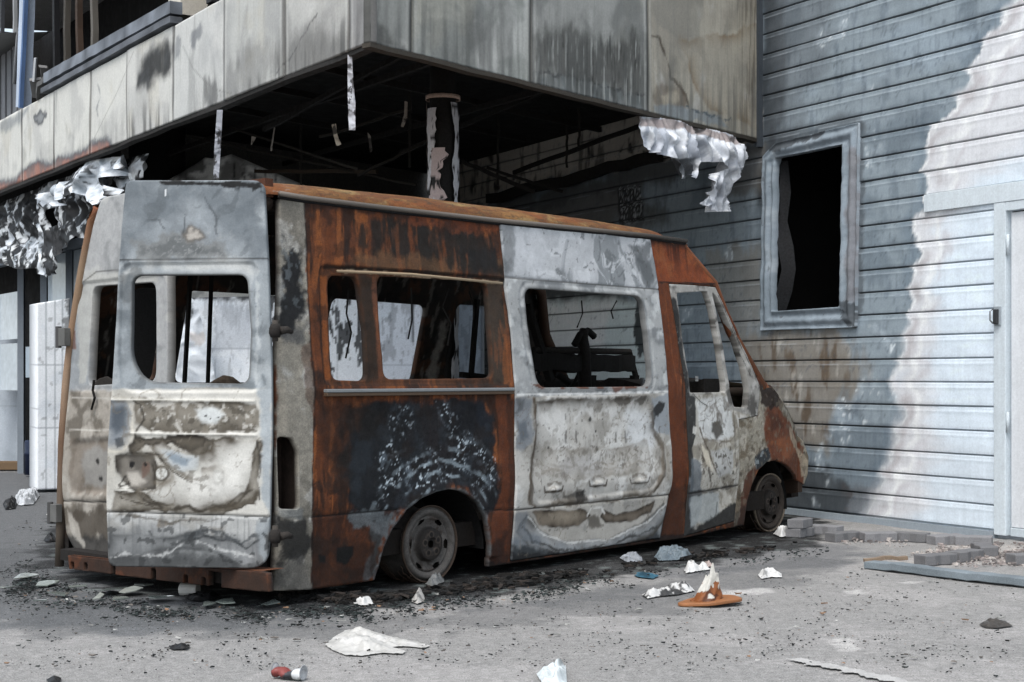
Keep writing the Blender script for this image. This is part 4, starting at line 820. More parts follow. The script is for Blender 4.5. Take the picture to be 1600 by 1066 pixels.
# ---- sliding door
def sd_paint(x, z):
    P = Paint(x, z, SIDE, 700); P.fill(c(186, 183, 175)); P.noise(c(160, 156, 146), 3, -.1, .4, .8, warp=.15); P.noise(c(206, 206, 202), 4, 0, .4, .7, warp=.1)
    # upper panel
    up = [(775, 335), (1020, 365), (1030, 452), (785, 434)]
    U = Paint(x, z, SIDE, 710); U.fill(c(176, 180, 184)); U.noise(c(132, 139, 143), 2.4, -.05, .4, .85, 4, (1.4, .8), .4); U.noise(c(190, 194, 198), 4, .1, .4, .8, 4, (1, 1), .3); U.noise(c(112, 118, 121), 7, .25, .45, .7, 4, (1, 1), .25)
    U.poly(c(186, 190, 195), [(795, 360), (830, 352), (850, 395), (845, 425), (800, 425)], .08, .07, 5, .7); U.poly(c(96, 102, 106), [(985, 385), (1012, 380), (1022, 440), (1005, 445)], .03, .04, 7, .7)
    U.poly(c(112, 118, 121), [(779, 345), (800, 347), (805, 430), (787, 430)], .03, .03, 8, .6)
    um = P.pm(up, .006, 0); P.col = P.col*(1-um[:, None])+U.col*um[:, None]
    # window frame
    fm = P.pm([(780, 434), (1030, 452), (1046, 614), (800, 620)], .008, .004)
    P.mix(c(158, 162, 163), fm*.9); P.mix(c(118, 124, 128), fm*.75*sstep(-.05, .35, fbm(x, z, 5, 4, 721))); P.mix(c(194, 198, 198), fm*.6*sstep(.1, .4, fbm(x, z, 6, 4, 722)))
    P.mix(c(100, 100, 98), fm*.6*np.exp(-(psdf(x, z, W1)/.012)**2)); P.mix(c(128, 72, 42), .9*P.pm([(828, 600), (1016, 598), (1010, 607), (845, 608)], .004, .006)*sstep(-.1, .2, fbm(x, z, 8, 3, 723)))
    P.poly(c(140, 76, 46), [(955, 604), (972, 604), (966, 614), (958, 613)], .006, .01, 14, .8)
    # left bluish strip and right edge
    P.poly(c(132, 141, 150), [(803, 622), (833, 622), (830, 690), (820, 705), (806, 700)], .03, .03, 7, .85); P.poly(c(96, 108, 120), [(808, 660), (822, 655), (824, 685), (812, 692)], .025, .02, 8, .7); P.poly(c(84, 88, 90), [(806, 622), (820, 622), (818, 645), (808, 645)], .02, .02, 8, .6)
    P.poly(c(146, 156, 164), [(1017, 620), (1044, 616), (1046, 680), (1030, 676), (1018, 668)], .015, .02, 8, .9); P.poly(c(36, 38, 40), [(1018, 644), (1030, 628), (1040, 628), (1036, 645), (1024, 650), (1022, 668), (1018, 668)], .008, .015, 10, .9)
    # upper soot blotches
    P.poly(c(118, 110, 98), [(840, 628), (862, 625), (860, 642), (845, 645)], .02, .03, 8, .8); P.poly(c(128, 120, 108), [(912, 626), (940, 624), (940, 640), (915, 645)], .02, .04, 9, .6); P.poly(c(92, 84, 74), [(950, 622), (1012, 620), (1012, 630), (955, 632)], .01, .03, 10, .75)
    for u in (884, 901, 964, 979): P.line(c(100, 94, 86), [(u, 675), (u+1, 690)], .012, .7, .006)
    for u, v, r in ((858, 700, .012), (932, 674, .009), (934, 702, .02), (923, 656, .02), (943, 655, .01), (880, 720, .008), (995, 697, .012)):
        k, zz = SIDE(u, v); P.mix(c(56, 52, 47), .85*sstep(r, r*.4, np.hypot(x-k, z-zz)+.3*r*fbm(x, z, 50, 2, u)))
    P.specks(c(120, 110, 98), 24, .5, .7, P.pm([(850, 690), (1010, 690), (1000, 730), (900, 740)], .06, .05, 5)); P.poly(c(160, 158, 158), [(870, 720), (940, 715), (945, 745), (880, 745)], .05, .05, 6, .5)
    P.poly(c(206, 211, 214), [(975, 635), (1018, 640), (1022, 700), (985, 690)], .06, .04, 5, .7); P.poly(c(208, 207, 202), [(840, 632), (900, 640), (880, 700), (840, 690)], .06, .06, 4, .5)
    # brown tide mark round the lower pressing
    tide = [(833, 625), (838, 665), (836, 688), (832, 720), (826, 760), (826, 786), (836, 792)]
    P.line(c(118, 98, 74), tide, .014, .85, .012, 7); P.line(c(96, 78, 58), [(836, 690), (831, 740), (829, 785)], .018, .6, .015, 6)
    P.line(c(116, 98, 76), [(1024, 680), (1034, 700), (1034, 735), (1026, 760), (1010, 778), (960, 786)], .020, .7, .015, 7); P.line(c(150, 140, 124), [(1028, 680), (1040, 700), (1041, 750)], .014, .5, .01)
    P.line(c(150, 145, 135), [(860, 725), (930, 735), (1000, 725), (1020, 715)], .01, .5, .012, 6)
    for u, v in ((864, 765), (933, 756), (999, 752)):
        P.line(c(88, 74, 58), [(u-15, v-4), (u-13, v+4), (u+12, v+2), (u+14, v-6)], .008, .85, .003); P.line(c(110, 96, 78), [(u-10, v-8), (u, v-12), (u+10, v-9)], .012, .6, .008)
    P.poly(c(92, 88, 82), [(880, 775), (910, 765), (918, 785), (890, 790)], .02, .03, 10, .8); P.poly(c(52, 50, 48), [(897, 768), (910, 765), (914, 780), (900, 784)], .012, .02, 12, .8); P.poly(c(150, 138, 120), [(850, 790), (870, 780), (880, 790), (860, 795)], .01, .02, 9, .7)
    # below the crease: looped brown scorch, white lip, blue-black foot
    L_ = Paint(x, z, SIDE, 740); L_.fill(c(178, 174, 164)); L_.noise(c(150, 148, 142), 4, 0, .4, .7)
    L_.tide([(830, 800), (850, 798), (912, 797), (920, 806), (902, 820), (862, 824), (842, 820)], c(70, 54, 36), c(142, 124, 98), .95, .025, .006, .008, 8, .85); L_.poly(c(160, 146, 122), [(855, 803), (905, 800), (900, 812), (865, 815)], .02, .02, 9, .7)
    L_.tide([(942, 797), (958, 805), (1003, 795), (1022, 783), (1016, 799), (985, 814), (948, 816), (938, 808)], c(70, 54, 36), c(130, 112, 88), .95, .02, .006, .008, 8, .85); L_.poly(c(98, 88, 74), [(915, 805), (935, 805), (938, 822), (918, 825)], .015, .02, 9, .75); L_.line(c(212, 210, 204), [(916, 806), (922, 794), (938, 793), (944, 803)], .010, .8, .003)
    L_.poly(c(130, 138, 144), [(798, 838), (830, 838), (880, 852), (950, 850), (1020, 820), (1040, 790), (1046, 800), (1032, 845), (797, 880)], .03, .03, 6, .9); L_.poly(c(64, 72, 78), [(798, 850), (840, 856), (900, 862), (960, 850), (1020, 830), (1032, 846), (797, 882)], .03, .045, 6, .88); L_.poly(c(40, 42, 44), [(798, 862), (830, 866), (900, 862), (1030, 838), (1032, 848), (797, 884)], .015, .03, 8, .75)
    L_.tide([(822, 806), (840, 830), (880, 846), (950, 842), (1010, 814), (1036, 788), (1046, 800), (1020, 836), (960, 856), (880, 864), (826, 852), (806, 830)], c(84, 80, 72), c(166, 172, 176), .8, .04, .008, .012, 6, .7); L_.line(c(206, 206, 202), [(824, 806), (842, 832), (884, 848), (950, 844), (1012, 815), (1038, 788)], .008, .8, .008, 7); L_.line(c(60, 58, 54), [(812, 820), (832, 846), (880, 862), (955, 852), (1025, 822)], .010, .7, .014, 6); L_.poly(c(118, 130, 142), [(803, 800), (822, 800), (826, 830), (840, 846), (800, 850)], .03, .03, 7, .6)
    lm = P.pm([(790, 797.5), (1052, 773), (1052, 860), (790, 890)], .004, 0); P.col = P.col*(1-lm[:, None])+L_.col*lm[:, None]
    P.line(c(56, 50, 44), [(803, 797.5), (1047, 773)], .006, .9); P.line(c(90, 90, 88), [(786, 433), (1029, 452)], .006, .9); P.line(c(222, 222, 218), [(806, 617), (1043, 612)], .008, .7, .003)
    P.contour(c(128, 116, 98), 2.6, .12, .028, .6, .3, sstep(1.0, .9, z)); P.specks(c(92, 86, 78), 26, .72, .5)
    P.tide([(834, 626), (1018, 620), (1021, 668), (1036, 694), (1036, 742), (1018, 768), (960, 782), (836, 794), (826, 786), (828, 740), (836, 690)], c(96, 82, 62), None, .75, .026, .007, .020, 6)
    P.tide([(850, 700), (900, 706), (960, 700), (1012, 690), (1018, 735), (960, 742), (880, 748), (846, 740)], c(150, 142, 128), None, .6, .05, .008, .014, 5)
    gm = P.pm([(835, 620), (1020, 615), (1035, 690), (1040, 770), (830, 795)], .03, .04, 5); P.mix(c(120, 110, 94), gm*.4*sstep(.25, .4, fbm(x, z, 16, 3, 751))*sstep(-.15, .25, fbm(x, z, 4, 4, 752)))
    for l_ in ([(846, 740), (862, 732), (880, 736)], [(920, 728), (935, 722), (950, 726)], [(984, 728), (1000, 720), (1014, 726)]): P.line(c(150, 140, 124), l_, .008, .6, .006)
    P.mottle(.06, 9, (1, 1), 3); return P.done(.36, .72)
def sd_off(x, z):
    o = .006+.009*fbm(x, z, 2.0, 3, 711)+.0012*fbm(x, z, 14, 3, 712)
    o -= .006*np.exp(-(ldist(x, z, np.array([SIDE(803, 797.5), SIDE(1047, 773)]))/.006)**2)+.004*np.exp(-(ldist(x, z, np.array([SIDE(786, 433), SIDE(1029, 452)]))/.006)**2)
    f = rnd_poly(S([(838, 628), (1018, 622), (1018, 670), (1034, 690), (1034, 740), (1018, 765), (838, 786), (828, 740), (838, 680)]), .05); o -= .010*sstep(.012, -.012, psdf(x, z, f))
    for u, v in ((864, 765), (933, 756), (999, 752)):
        k, zz = SIDE(u, v); o += .014*np.exp(-(((x-k)/.045)**2+((z-zz)/.016)**2)**2)
    o += .012*np.exp(-((z-.47)/.09)**2); o -= .006*sstep(.02, .0, np.abs(psdf(x, z, W1)-.035))
    return o
D1i = shrink(D1, .005)
sdoor = sheet("sliding_door", D1i, [W1], s3, sd_paint, MT['burnt'], VAN, h=.0075, skirt=.04, off=sd_off, local=True); sdoor["label"] = "ash white sliding door with brown scorch rings"

# ---- front door
def fd_paint(x, z):
    P = Paint(x, z, SIDE, 800); P.fill(c(180, 176, 164)); P.noise(c(146, 138, 120), 4, -.1, .4, .85, warp=.15); P.noise(c(198, 196, 190), 4, .05, .4, .7, warp=.1)
    P.poly(c(196, 200, 200), [(1086, 625), (1140, 620), (1148, 680), (1118, 690), (1092, 680)], .03, .03, 6, .8); P.poly(c(92, 86, 76), [(1112, 660), (1124, 655), (1128, 675), (1118, 686), (1110, 675)], .018, .015, 9, .9)
    P.line(c(104, 86, 66), [(1092, 670), (1100, 690), (1108, 715), (1116, 738), (1124, 740)], .012, .85, .012, 9); P.line(c(120, 106, 84), [(1146, 640), (1147, 680), (1140, 690), (1100, 688)], .010, .6, .008, 9); P.line(c(84, 70, 54), [(1096, 715), (1106, 740), (1110, 760)], .014, .7, .014, 9)
    P.poly(c(172, 176, 176), [(1110, 705), (1145, 700), (1140, 740), (1120, 745)], .02, .02, 8, .7); 
    for lv in (.12, -.12, .32): P.contour(c(108, 94, 74), 2.0, lv, .03, .6, .4, P.pm([(1085, 620), (1150, 615), (1152, 765), (1090, 770)], .03, .03))
    P.specks(c(86, 76, 62), 20, .42, .75, P.pm([(1090, 690), (1150, 690), (1150, 760), (1095, 760)], .04, .03, 6))
    P.poly(c(206, 196, 172), [(1095, 695), (1104, 705), (1110, 735), (1100, 725)], .012, .012, 9, .7)
    P.poly(c(112, 108, 100), [(1060, 448), (1118, 449), (1150, 520), (1187, 603), (1184, 650), (1168, 645), (1170, 600), (1120, 465), (1056, 458)], .012, .012, 8, .0)
    fr = P.pm([(1040, 440), (1122, 444), (1190, 600), (1188, 654), (1140, 640), (1135, 614), (1060, 618)], .006, .004); P.mix(c(150, 148, 142), fr*.85); P.mix(c(86, 82, 76), fr*.8*sstep(-.1, .35, fbm(x, z, 7, 4, 811))); P.mix(c(184, 182, 176), fr*.6*sstep(.12, .4, fbm(x, z, 9, 4, 812)))
    for d_ in (0, 7): P.line(c(50, 46, 42), [(1122-d_, 462), (1150-d_, 525), (1180-d_, 590)], .006, .7, .002)
    P.poly(c(44, 45, 46), [(1046, 455), (1056, 470), (1066, 545), (1077, 614), (1086, 622), (1086, 680), (1080, 700), (1082, 770), (1080, 838), (1066, 842), (1074, 740), (1068, 600)], .012, .018, 9, .92, st=(1, .5)); P.specks(c(120, 120, 118), 26, .35, .6, P.pm([(1050, 480), (1066, 545), (1085, 660), (1082, 700), (1070, 600)], .02, .02))
    P.poly(c(110, 122, 132), [(1078, 715), (1092, 720), (1096, 790), (1078, 835), (1076, 770)], .012, .02, 9, .8); P.poly(c(200, 198, 190), [(1082, 665), (1088, 668), (1086, 680), (1081, 678)], .005, .006, 12, .9)
    P.poly(c(160, 168, 168), [(1078, 776), (1125, 768), (1122, 800), (1105, 818), (1080, 822)], .02, .02, 8, .85); P.poly(c(40, 40, 40), [(1068, 842), (1080, 826), (1105, 815), (1130, 795), (1152, 785), (1150, 824)], .018, .025, 8, .92); P.poly(c(58, 54, 50), [(1070, 770), (1150, 757), (1152, 762), (1120, 768), (1072, 778)], .006, .012, 12, .6)
    P.line(c(50, 44, 40), [(1069, 773), (1153, 758)], .007, .9); P.line(c(60, 56, 52), [(1120, 785), (1118, 805)], .006, .7); P.line(c(110, 104, 94), [(1146, 655), (1148, 760)], .006, .5); P.line(c(60, 56, 50), [(1082, 615), (1094, 628), (1104, 634)], .006, .8)
    P.mottle(.1, 20); P.mottle(.06, 45); return P.done(.36, .72)
fdoor = sheet("front_door", shrink(D2, .004), [W2, W3], s3, fd_paint, MT['burnt'], VAN, h=.007, skirt=.045, local=True,
    off=lambda x, z: .004+.008*fbm(x, z, 2.4, 3, 821)+.0015*fbm(x, z, 14, 3, 822)+.01*np.exp(-((z-.47)/.09)**2)-.006*np.exp(-(ldist(x, z, np.array([SIDE(1069, 773), SIDE(1153, 758)]))/.006)**2))

# ---- rear doors
def ring_mask(x, z, Pn, d0, w_): return np.exp(-((psdf(x, z, Pn)-d0)/w_)**2)
RW = rnd_poly([DOOR(*p) for p in [(206, 430), (386, 429), (392, 520), (388, 600), (226, 597), (204, 560)]], [.05, .05, .01, .05, .07, .07])
RO = rnd_poly([DOOR(*p) for p in [(197, 282), (412, 282), (419, 420), (424, 560), (425, 690), (421, 830), (418, 888), (170, 885), (167, 780), (169, 700), (176, 600), (185, 430)]], [.03, .05, .01, .01, .01, .01, .13, .04, .01, .01, .01, .01])
def rd_paint(x, z):
    P = Paint(x, z, DOOR, 900); P.fill(c(150, 160, 166))
    P.noise(c(120, 131, 138), 3, -.1, .4, .85, warp=.2); P.noise(c(168, 176, 180), 4, .05, .45, .7, warp=.2)
    # upper blank panel
    P.poly(c(112, 124, 133), [(192, 285), (415, 285), (420, 400), (330, 380), (300, 330), (250, 380), (186, 408)], .08, .09, 4, .75); P.noise(c(98, 108, 115), 6, .2, .5, .5, warp=.15)
    P.poly(c(148, 158, 165), [(215, 350), (300, 330), (345, 340), (390, 395), (300, 400), (210, 385)], .08, .08, 4, .7)
    P.poly(c(98, 100, 98), [(215, 380), (270, 370), (300, 378), (350, 384), (350, 402), (260, 404), (215, 405)], .03, .04, 8, .7, rim=c(136, 140, 140), rimw=.014)
    P.contour(c(156, 160, 160), 6, .1, .05, .6, .15, P.pm([(225, 365), (360, 365), (370, 402), (220, 402)], .05, .04))
    P.poly(c(186, 178, 166), [(286, 366), (296, 356), (312, 358), (320, 370), (314, 380), (292, 380)], .015, .02, 10, .95, rim=c(110, 104, 96), rimw=.01)
    P.poly(c(24, 26, 28), [(250, 284), (330, 283), (408, 284), (412, 296), (330, 290), (252, 288)], .006, .012, 12, .95); P.specks(c(24, 26, 28), 26, .25, .8, P.pm([(330, 283), (412, 283), (412, 300), (350, 294)], .02, .02))
    P.poly(c(206, 210, 212), [(258, 296), (260.5, 296), (260.5, 306), (258, 306)], .002, .002)
    for l in ([(290, 335), (287, 365)], [(320, 310), (338, 340), (338, 365)], [(228, 345), (250, 345), (258, 358)]): P.line(c(92, 100, 106), l, .005, .7, .006)
    # frame round the window
    P.line(c(70, 74, 78), [(187, 406.5), (300, 405), (420, 404)], .007, .85); wd = psdf(x, z, RW)
    P.mix(c(196, 198, 194), .75*np.exp(-((wd-.045-.01*fbm(x, z, 5, 3, 911))/.028)**2)*sstep(1.5, 1.62, z)*sstep(-.3, .1, fbm(x*2, z*2, 2, 3, 912))); P.mix(c(106, 108, 106), .8*np.exp(-(wd/.008)**2))
    P.poly(c(104, 108, 108), [(190, 428), (222, 418), (226, 432), (208, 440), (200, 470), (192, 480)], .02, .03, 9, .6); P.mix(c(108, 120, 128), .5*P.pm([(186, 420), (206, 430), (204, 590), (182, 590)], .02, .03, 7)*sstep(-.2, .3, fbm(x, z, 7, 4, 913)))
    P.line(c(180, 186, 188), [(400, 412), (403, 500), (400, 600)], .012, .6, .01)
    # below: horizontal creases, brown scorch map
    lo = P.pm([(160, 608), (430, 606), (430, 900), (160, 900)], .012, .01); L_ = Paint(x, z, DOOR, 930)
    L_.fill(c(192, 190, 181)); L_.noise(c(172, 168, 156), 2.2, -.05, .5, .7, 3, warp=.2)
    brown, dkb = c(122, 112, 94), c(66, 57, 44)
    # granular brown band along the top
    L_.tide([(212, 624), (300, 629), (394, 631), (403, 660), (392, 673), (330, 676), (240, 676), (210, 650)], c(96, 86, 68), c(142, 133, 116), .75, .05, .008, .024, 7, .85)
    gm = L_.pm([(212, 626), (398, 630), (398, 674), (235, 675)], .02, .03, 8); L_.mix(c(92, 84, 68), gm*.7*sstep(.05, .3, fbm(x, z, 24, 3, 961))*sstep(-.25, .2, fbm(x, z, 5, 3, 962))); L_.mix(c(200, 198, 190), gm*.6*sstep(.12, .35, fbm(x, z, 20, 3, 963)))
    L_.poly(c(194, 200, 200), [(305, 640), (335, 632), (350, 648), (340, 660), (312, 658)], .02, .02, 9, .9)
    for u, v, r in ((322, 650, .008), (315, 651, .004), (329, 654, .004), (341, 652, .005)):
        k, zz = DOOR(u, v); L_.mix(c(30, 28, 26), sstep(r, r*.5, np.hypot(x-k, z-zz)))
    # blue corner
    L_.tide([(160, 622), (196, 624), (210, 645), (207, 680), (192, 704), (160, 706)], c(196, 190, 174), c(122, 134, 146), .8, .02, .006, .008, 8, .95); L_.poly(c(78, 92, 106), [(176, 640), (192, 638), (198, 670), (182, 678), (172, 668)], .035, .02, 6, .8); L_.poly(c(56, 66, 76), [(180, 686), (192, 684), (196, 696), (184, 700)], .008, .008, 10, .7)
    L_.line(dkb, [(204, 622), (220, 632), (226, 655), (212, 678), (209, 704)], .006, .75, .008, 8)
    # the great comma: pale islands in brown, drawn by their drying edges
    L_.tide([(206, 682), (300, 679), (330, 681), (326, 700), (305, 710), (285, 704), (266, 688), (240, 694), (225, 692), (212, 708), (204, 704)], dkb, c(128, 117, 97), .85, .025, .006, .018, 8, .9)
    L_.tide([(250, 684), (266, 694), (284, 710), (304, 712), (328, 702), (334, 690), (334, 682), (408, 686), (404, 740), (384, 778), (338, 796), (280, 794), (232, 778), (250, 756), (262, 728), (246, 706), (236, 694)], c(92, 80, 60), c(196, 195, 188), .9, .035, .006, .026, 6, .85)
    L_.tide([(250, 700), (275, 706), (312, 712), (310, 734), (284, 740), (262, 728)], c(168, 166, 156), c(182, 190, 194), .6, .015, .008, .008, 9, .95); L_.poly(c(128, 148, 164), [(260, 708), (282, 713), (300, 717), (292, 727), (272, 724)], .02, .012, 8, .85)
    L_.tide([(262, 682), (300, 681), (322, 684), (318, 698), (300, 706), (284, 700)], dkb, c(104, 94, 76), .85, .012, .005, .010, 10, .8)
    L_.line(dkb, [(184, 720), (200, 709), (225, 707), (248, 712), (262, 728), (278, 744), (300, 754), (320, 760)], .0055, .85, .008, 8); L_.line(c(110, 98, 78), [(262, 724), (290, 744), (318, 752), (334, 764)], .012, .6, .012, 8)
    L_.tide([(184, 712), (238, 708), (246, 730), (242, 762), (212, 766), (194, 752), (185, 738)], dkb, c(128, 120, 108), .85, .02, .006, .008, 9, .85); L_.poly(c(92, 86, 77), [(198, 712), (238, 710), (240, 728), (215, 738)], .03, .02, 8, .7); L_.poly(c(190, 183, 171), [(198, 738), (215, 740), (225, 752), (205, 758)], .02, .012, 9, .8); L_.poly(c(128, 94, 76), [(222, 722), (232, 722), (234, 740), (224, 745)], .01, .012, 10, .8)
    for u, v, r in ((206, 725, .016), (227, 726, .010)):
        k, zz = DOOR(u, v); L_.mix(c(14, 13, 12), sstep(r, r*.6, np.hypot(x-k, (z-zz)*.8)+.3*r*fbm(x, z, 40, 2, u)))
    L_.line(c(64, 56, 46), [(186, 758), (196, 744), (202, 756), (188, 760)], .006, .9, .002); L_.line(c(76, 68, 56), [(186, 763), (215, 765), (243, 763), (244, 745), (238, 725)], .006, .85, .004)
    for u, v, r in ((254, 740, .028), (342, 746, .026)):
        k, zz = DOOR(u, v); d = np.hypot(x-k, z-zz)+.010*fbm(x, z, 14, 3, u); L_.mix(c(204, 206, 200), .9*sstep(r, r*.7, d)); L_.mix(c(84, 75, 58), .9*np.exp(-((d-r-.004)/.006)**2)); L_.mix(c(128, 116, 94), .6*np.exp(-((d-r-.02)/.014)**2)*sstep(-.3, .2, fbm(x, z, 8, 3, u)))
    L_.tide([(318, 732), (338, 726), (330, 742), (326, 750), (316, 744)], c(90, 80, 62), c(128, 116, 96), .8, .012, .005, .008, 10, .8)
    # brown rim down the right side and along the foot of the panel
    L_.tide([(178, 764), (206, 770), (250, 786), (310, 793), (352, 786), (384, 758), (398, 728), (404, 690), (412, 690), (410, 760), (398, 792), (330, 803), (230, 800), (170, 796)], c(84, 73, 54), c(160, 153, 138), .9, .03, .006, .026, 6, .75)
    L_.line(c(78, 68, 52), [(184, 768), (215, 774), (252, 790), (310, 797), (366, 790), (394, 766)], .010, .85, .012, 7); L_.line(c(96, 84, 62), [(330, 797), (376, 790), (402, 770)], .016, .7, .012, 8)
    L_.line(c(84, 74, 58), [(190, 775), (230, 790), (260, 797)], .005, .8, .008, 8); L_.line(c(70, 66, 60), [(402, 690), (408, 730), (404, 780)], .006, .7, .010, 7)
    L_.poly(c(206, 205, 198), [(300, 748), (350, 720), (388, 712), (372, 765), (330, 776), (300, 770)], .06, .03, 5, .75)
    gm = L_.pm([(210, 682), (405, 690), (400, 795), (200, 770)], .05, .05, 5); L_.mix(c(104, 94, 76), gm*.5*sstep(.22, .4, fbm(x, z, 20, 3, 964))*sstep(.0, .35, fbm(x, z, 4, 3, 965)))
    L_.contour(c(128, 117, 98), 2.2, .16, .025, .6, .35)
    L_.line(c(140, 134, 118), [(170, 602), (300, 606), (424, 606)], .008, .6); L_.line(c(206, 204, 192), [(172, 624), (300, 625), (396, 626)], .007, .75); L_.line(c(216, 214, 204), [(205, 676.5), (300, 677.5), (400, 679)], .005, .7); L_.line(c(54, 50, 46), [(168, 799.5), (300, 804), (421, 808)], .007, .9)
    # foot below the crease
    B = Paint(x, z, DOOR, 950); B.fill(c(172, 174, 172)); B.noise(c(150, 148, 140), 4, 0, .4, .6); B.poly(c(132, 136, 138), [(172, 830), (300, 825), (420, 850), (420, 892), (168, 892)], .06, .06, 4, .8); B.poly(c(78, 82, 84), [(168, 872), (260, 866), (300, 858), (330, 870), (420, 878), (420, 895), (168, 895)], .03, .04, 7, .85)
    B.tide([(172, 835), (250, 842), (300, 832), (350, 838), (385, 850), (418, 826), (422, 870), (380, 880), (340, 862), (300, 856), (250, 864), (172, 868)], c(84, 88, 90), c(156, 160, 162), .75, .05, .01, .015, 5, .6); B.line(c(206, 208, 206), [(172, 868), (260, 860), (300, 850), (345, 860), (400, 872)], .010, .55, .035, 5); B.line(c(60, 66, 70), [(280, 850), (320, 838), (355, 842), (385, 858), (416, 836)], .008, .8, .012, 6); B.poly(c(118, 104, 82), [(250, 812), (278, 818), (262, 824), (248, 822)], .012, .02, 9, .7); B.line(c(96, 86, 70), [(185, 806), (220, 806), (255, 817), (300, 812), (340, 812)], .009, .7, .012, 9); B.poly(c(120, 112, 98), [(325, 822), (356, 820), (350, 832), (330, 832)], .015, .02, 9, .6)
    B.line(c(70, 78, 84), [(290, 838), (320, 830), (350, 834), (380, 846), (418, 820)], .012, .7, .02, 7); B.mix(c(108, 112, 114), .4*sstep(.1, .4, fbm(x*9, z*.6, 4, 4, 955))); B.poly(c(150, 160, 166), [(400, 815), (421, 812), (418, 880), (404, 860)], .015, .02, 8, .8); B.specks(c(60, 64, 66), 20, .42, .6)
    bm = L_.pm([(150, 799.5), (300, 804), (430, 808), (430, 900), (150, 900)], .003, 0); L_.col = L_.col*(1-bm[:, None])+B.col*bm[:, None]
    P.col = P.col*(1-lo[:, None])+L_.col*lo[:, None]
    P.poly(c(156, 168, 176), [(402, 610), (426, 606), (424, 800), (420, 806), (410, 780), (412, 690)], .015, .02, 8, .85); P.mottle(.06, 9, (1, 1), 3); return P.done(.36, .72)
def rd_off(x, z):
    o = .012*np.exp(-((z-.62)/.35)**2)+.007*fbm(x, z, 2.5, 3, 921)+.0012*fbm(x, z, 14, 3, 922)
    rec = rnd_poly([DOOR(*p) for p in [(190, 412), (402, 410), (408, 600), (398, 612), (192, 612), (186, 560)]], .05); o -= .010*sstep(.006, -.006, psdf(x, z, rec))
    for l in ([(168, 799.5), (300, 804), (421, 808)],): o -= .007*np.exp(-(ldist(x, z, np.array([DOOR(*p) for p in l]))/.006)**2)
    for l in ([(172, 625), (396, 627)], [(205, 677), (400, 680)]): o += .006*np.exp(-(ldist(x, z, np.array([DOOR(*p) for p in l]))/.008)**2)
    pl = rnd_poly([DOOR(*p) for p in [(184, 710), (240, 710), (244, 762), (186, 762)]], .04); o -= .012*sstep(.02, -.02, psdf(x, z, pl))
    return o
dw3 = lambda k, z, o: np.c_[DOOR.P[0]+k*DOOR.D[0]+o*DOOR.N[0], DOOR.P[1]+k*DOOR.D[1]+o*DOOR.N[1], z]
rdoor = sheet("rear_door", RO, [RW], dw3, rd_paint, MT['burnt'], VAN, h=.0065, skirt=.05, off=rd_off, skirtcol=c(90, 94, 96), back=True); rdoor["label"] = "open rear door standing out from the van"
# closed rear door
r3 = lambda k, z, o: np.c_[-o-.005+.0*k, -k, z]
lw = rnd_poly([REAR(*p) for p in [(142, 447), (240, 440), (241, 596), (134, 603)]], [.05, .06, .06, .05])
zt = REAR(157, 317)[1]
LO = rnd_poly([REAR(*p) for p in [(157, 309), (142, 360), (124, 440), (110, 560), (104, 650), (100, 760), (104, 835), (120, 866)]]+[(-.868, .135), (-.868, zt+.045)], [.05, .01, .01, .01, .01, .01, .03, .05, .01, .02])
def ld_paint(x, z):
    P = Paint(x, z, REAR, 980); P.fill(c(164, 166, 166)); P.noise(c(142, 145, 146), 3, -.1, .4, .8, warp=.15); P.noise(c(180, 180, 176), 4, .05, .45, .6)
    P.poly(c(146, 154, 160), [(104, 450), (140, 440), (134, 600), (100, 620)], .04, .03, 6, .8); P.poly(c(176, 176, 168), [(120, 455), (145, 425), (240, 425), (240, 440), (145, 447), (132, 600), (120, 600)], .02, .02, 7, .7)
    P.line(c(96, 94, 90), [(124, 444), (150, 424), (260, 420)], .006, .7)
    lo = P.pm([(80, 612), (300, 608), (300, 880), (80, 880)], .02, .01); P.mix(c(160, 150, 134), lo*.85); P.mix(c(110, 100, 84), lo*.8*sstep(-.05, .35, fbm(x, z, 5, 5, 983))); P.mix(c(184, 178, 166), lo*.5*sstep(.1, .4, fbm(x, z, 6, 4, 984)))
    P.poly(c(128, 112, 94), [(112, 690), (190, 684), (190, 770), (112, 770)], .02, .03, 8, .6); P.poly(c(150, 150, 146), [(128, 700), (185, 696), (185, 760), (130, 760)], .03, .03, 8, .7)
    for u, v in ((152, 722), (157, 748)):
        k, zz = REAR(u, v); P.mix(c(34, 28, 25), .9*sstep(.022, .008, np.hypot(x-k, z-zz)+.012*fbm(x, z, 30, 2, u)))
    P.poly(c(92, 80, 64), [(110, 800), (190, 790), (190, 850), (120, 840)], .03, .05, 7, .8); P.poly(c(62, 62, 62), [(100, 835), (190, 840), (190, 875), (100, 875)], .03, .03, 8, .8); P.poly(c(186, 180, 168), [(104, 790), (112, 800), (130, 850), (112, 840)], .02, .03, 8, .7)
    P.line(c(50, 44, 38), [(96, 782), (200, 786)], .006, .9); P.line(c(200, 196, 184), [(110, 672), (200, 672)], .006, .6); P.line(c(190, 186, 176), [(112, 622), (200, 624)], .006, .6)
    P.poly(c(140, 84, 60), [(112, 515), (118, 515), (117, 545), (112, 545)], .006, .008, 10, .7); P.mottle(.1, 18); P.mottle(.05, 45); return P.done(.36, .72)
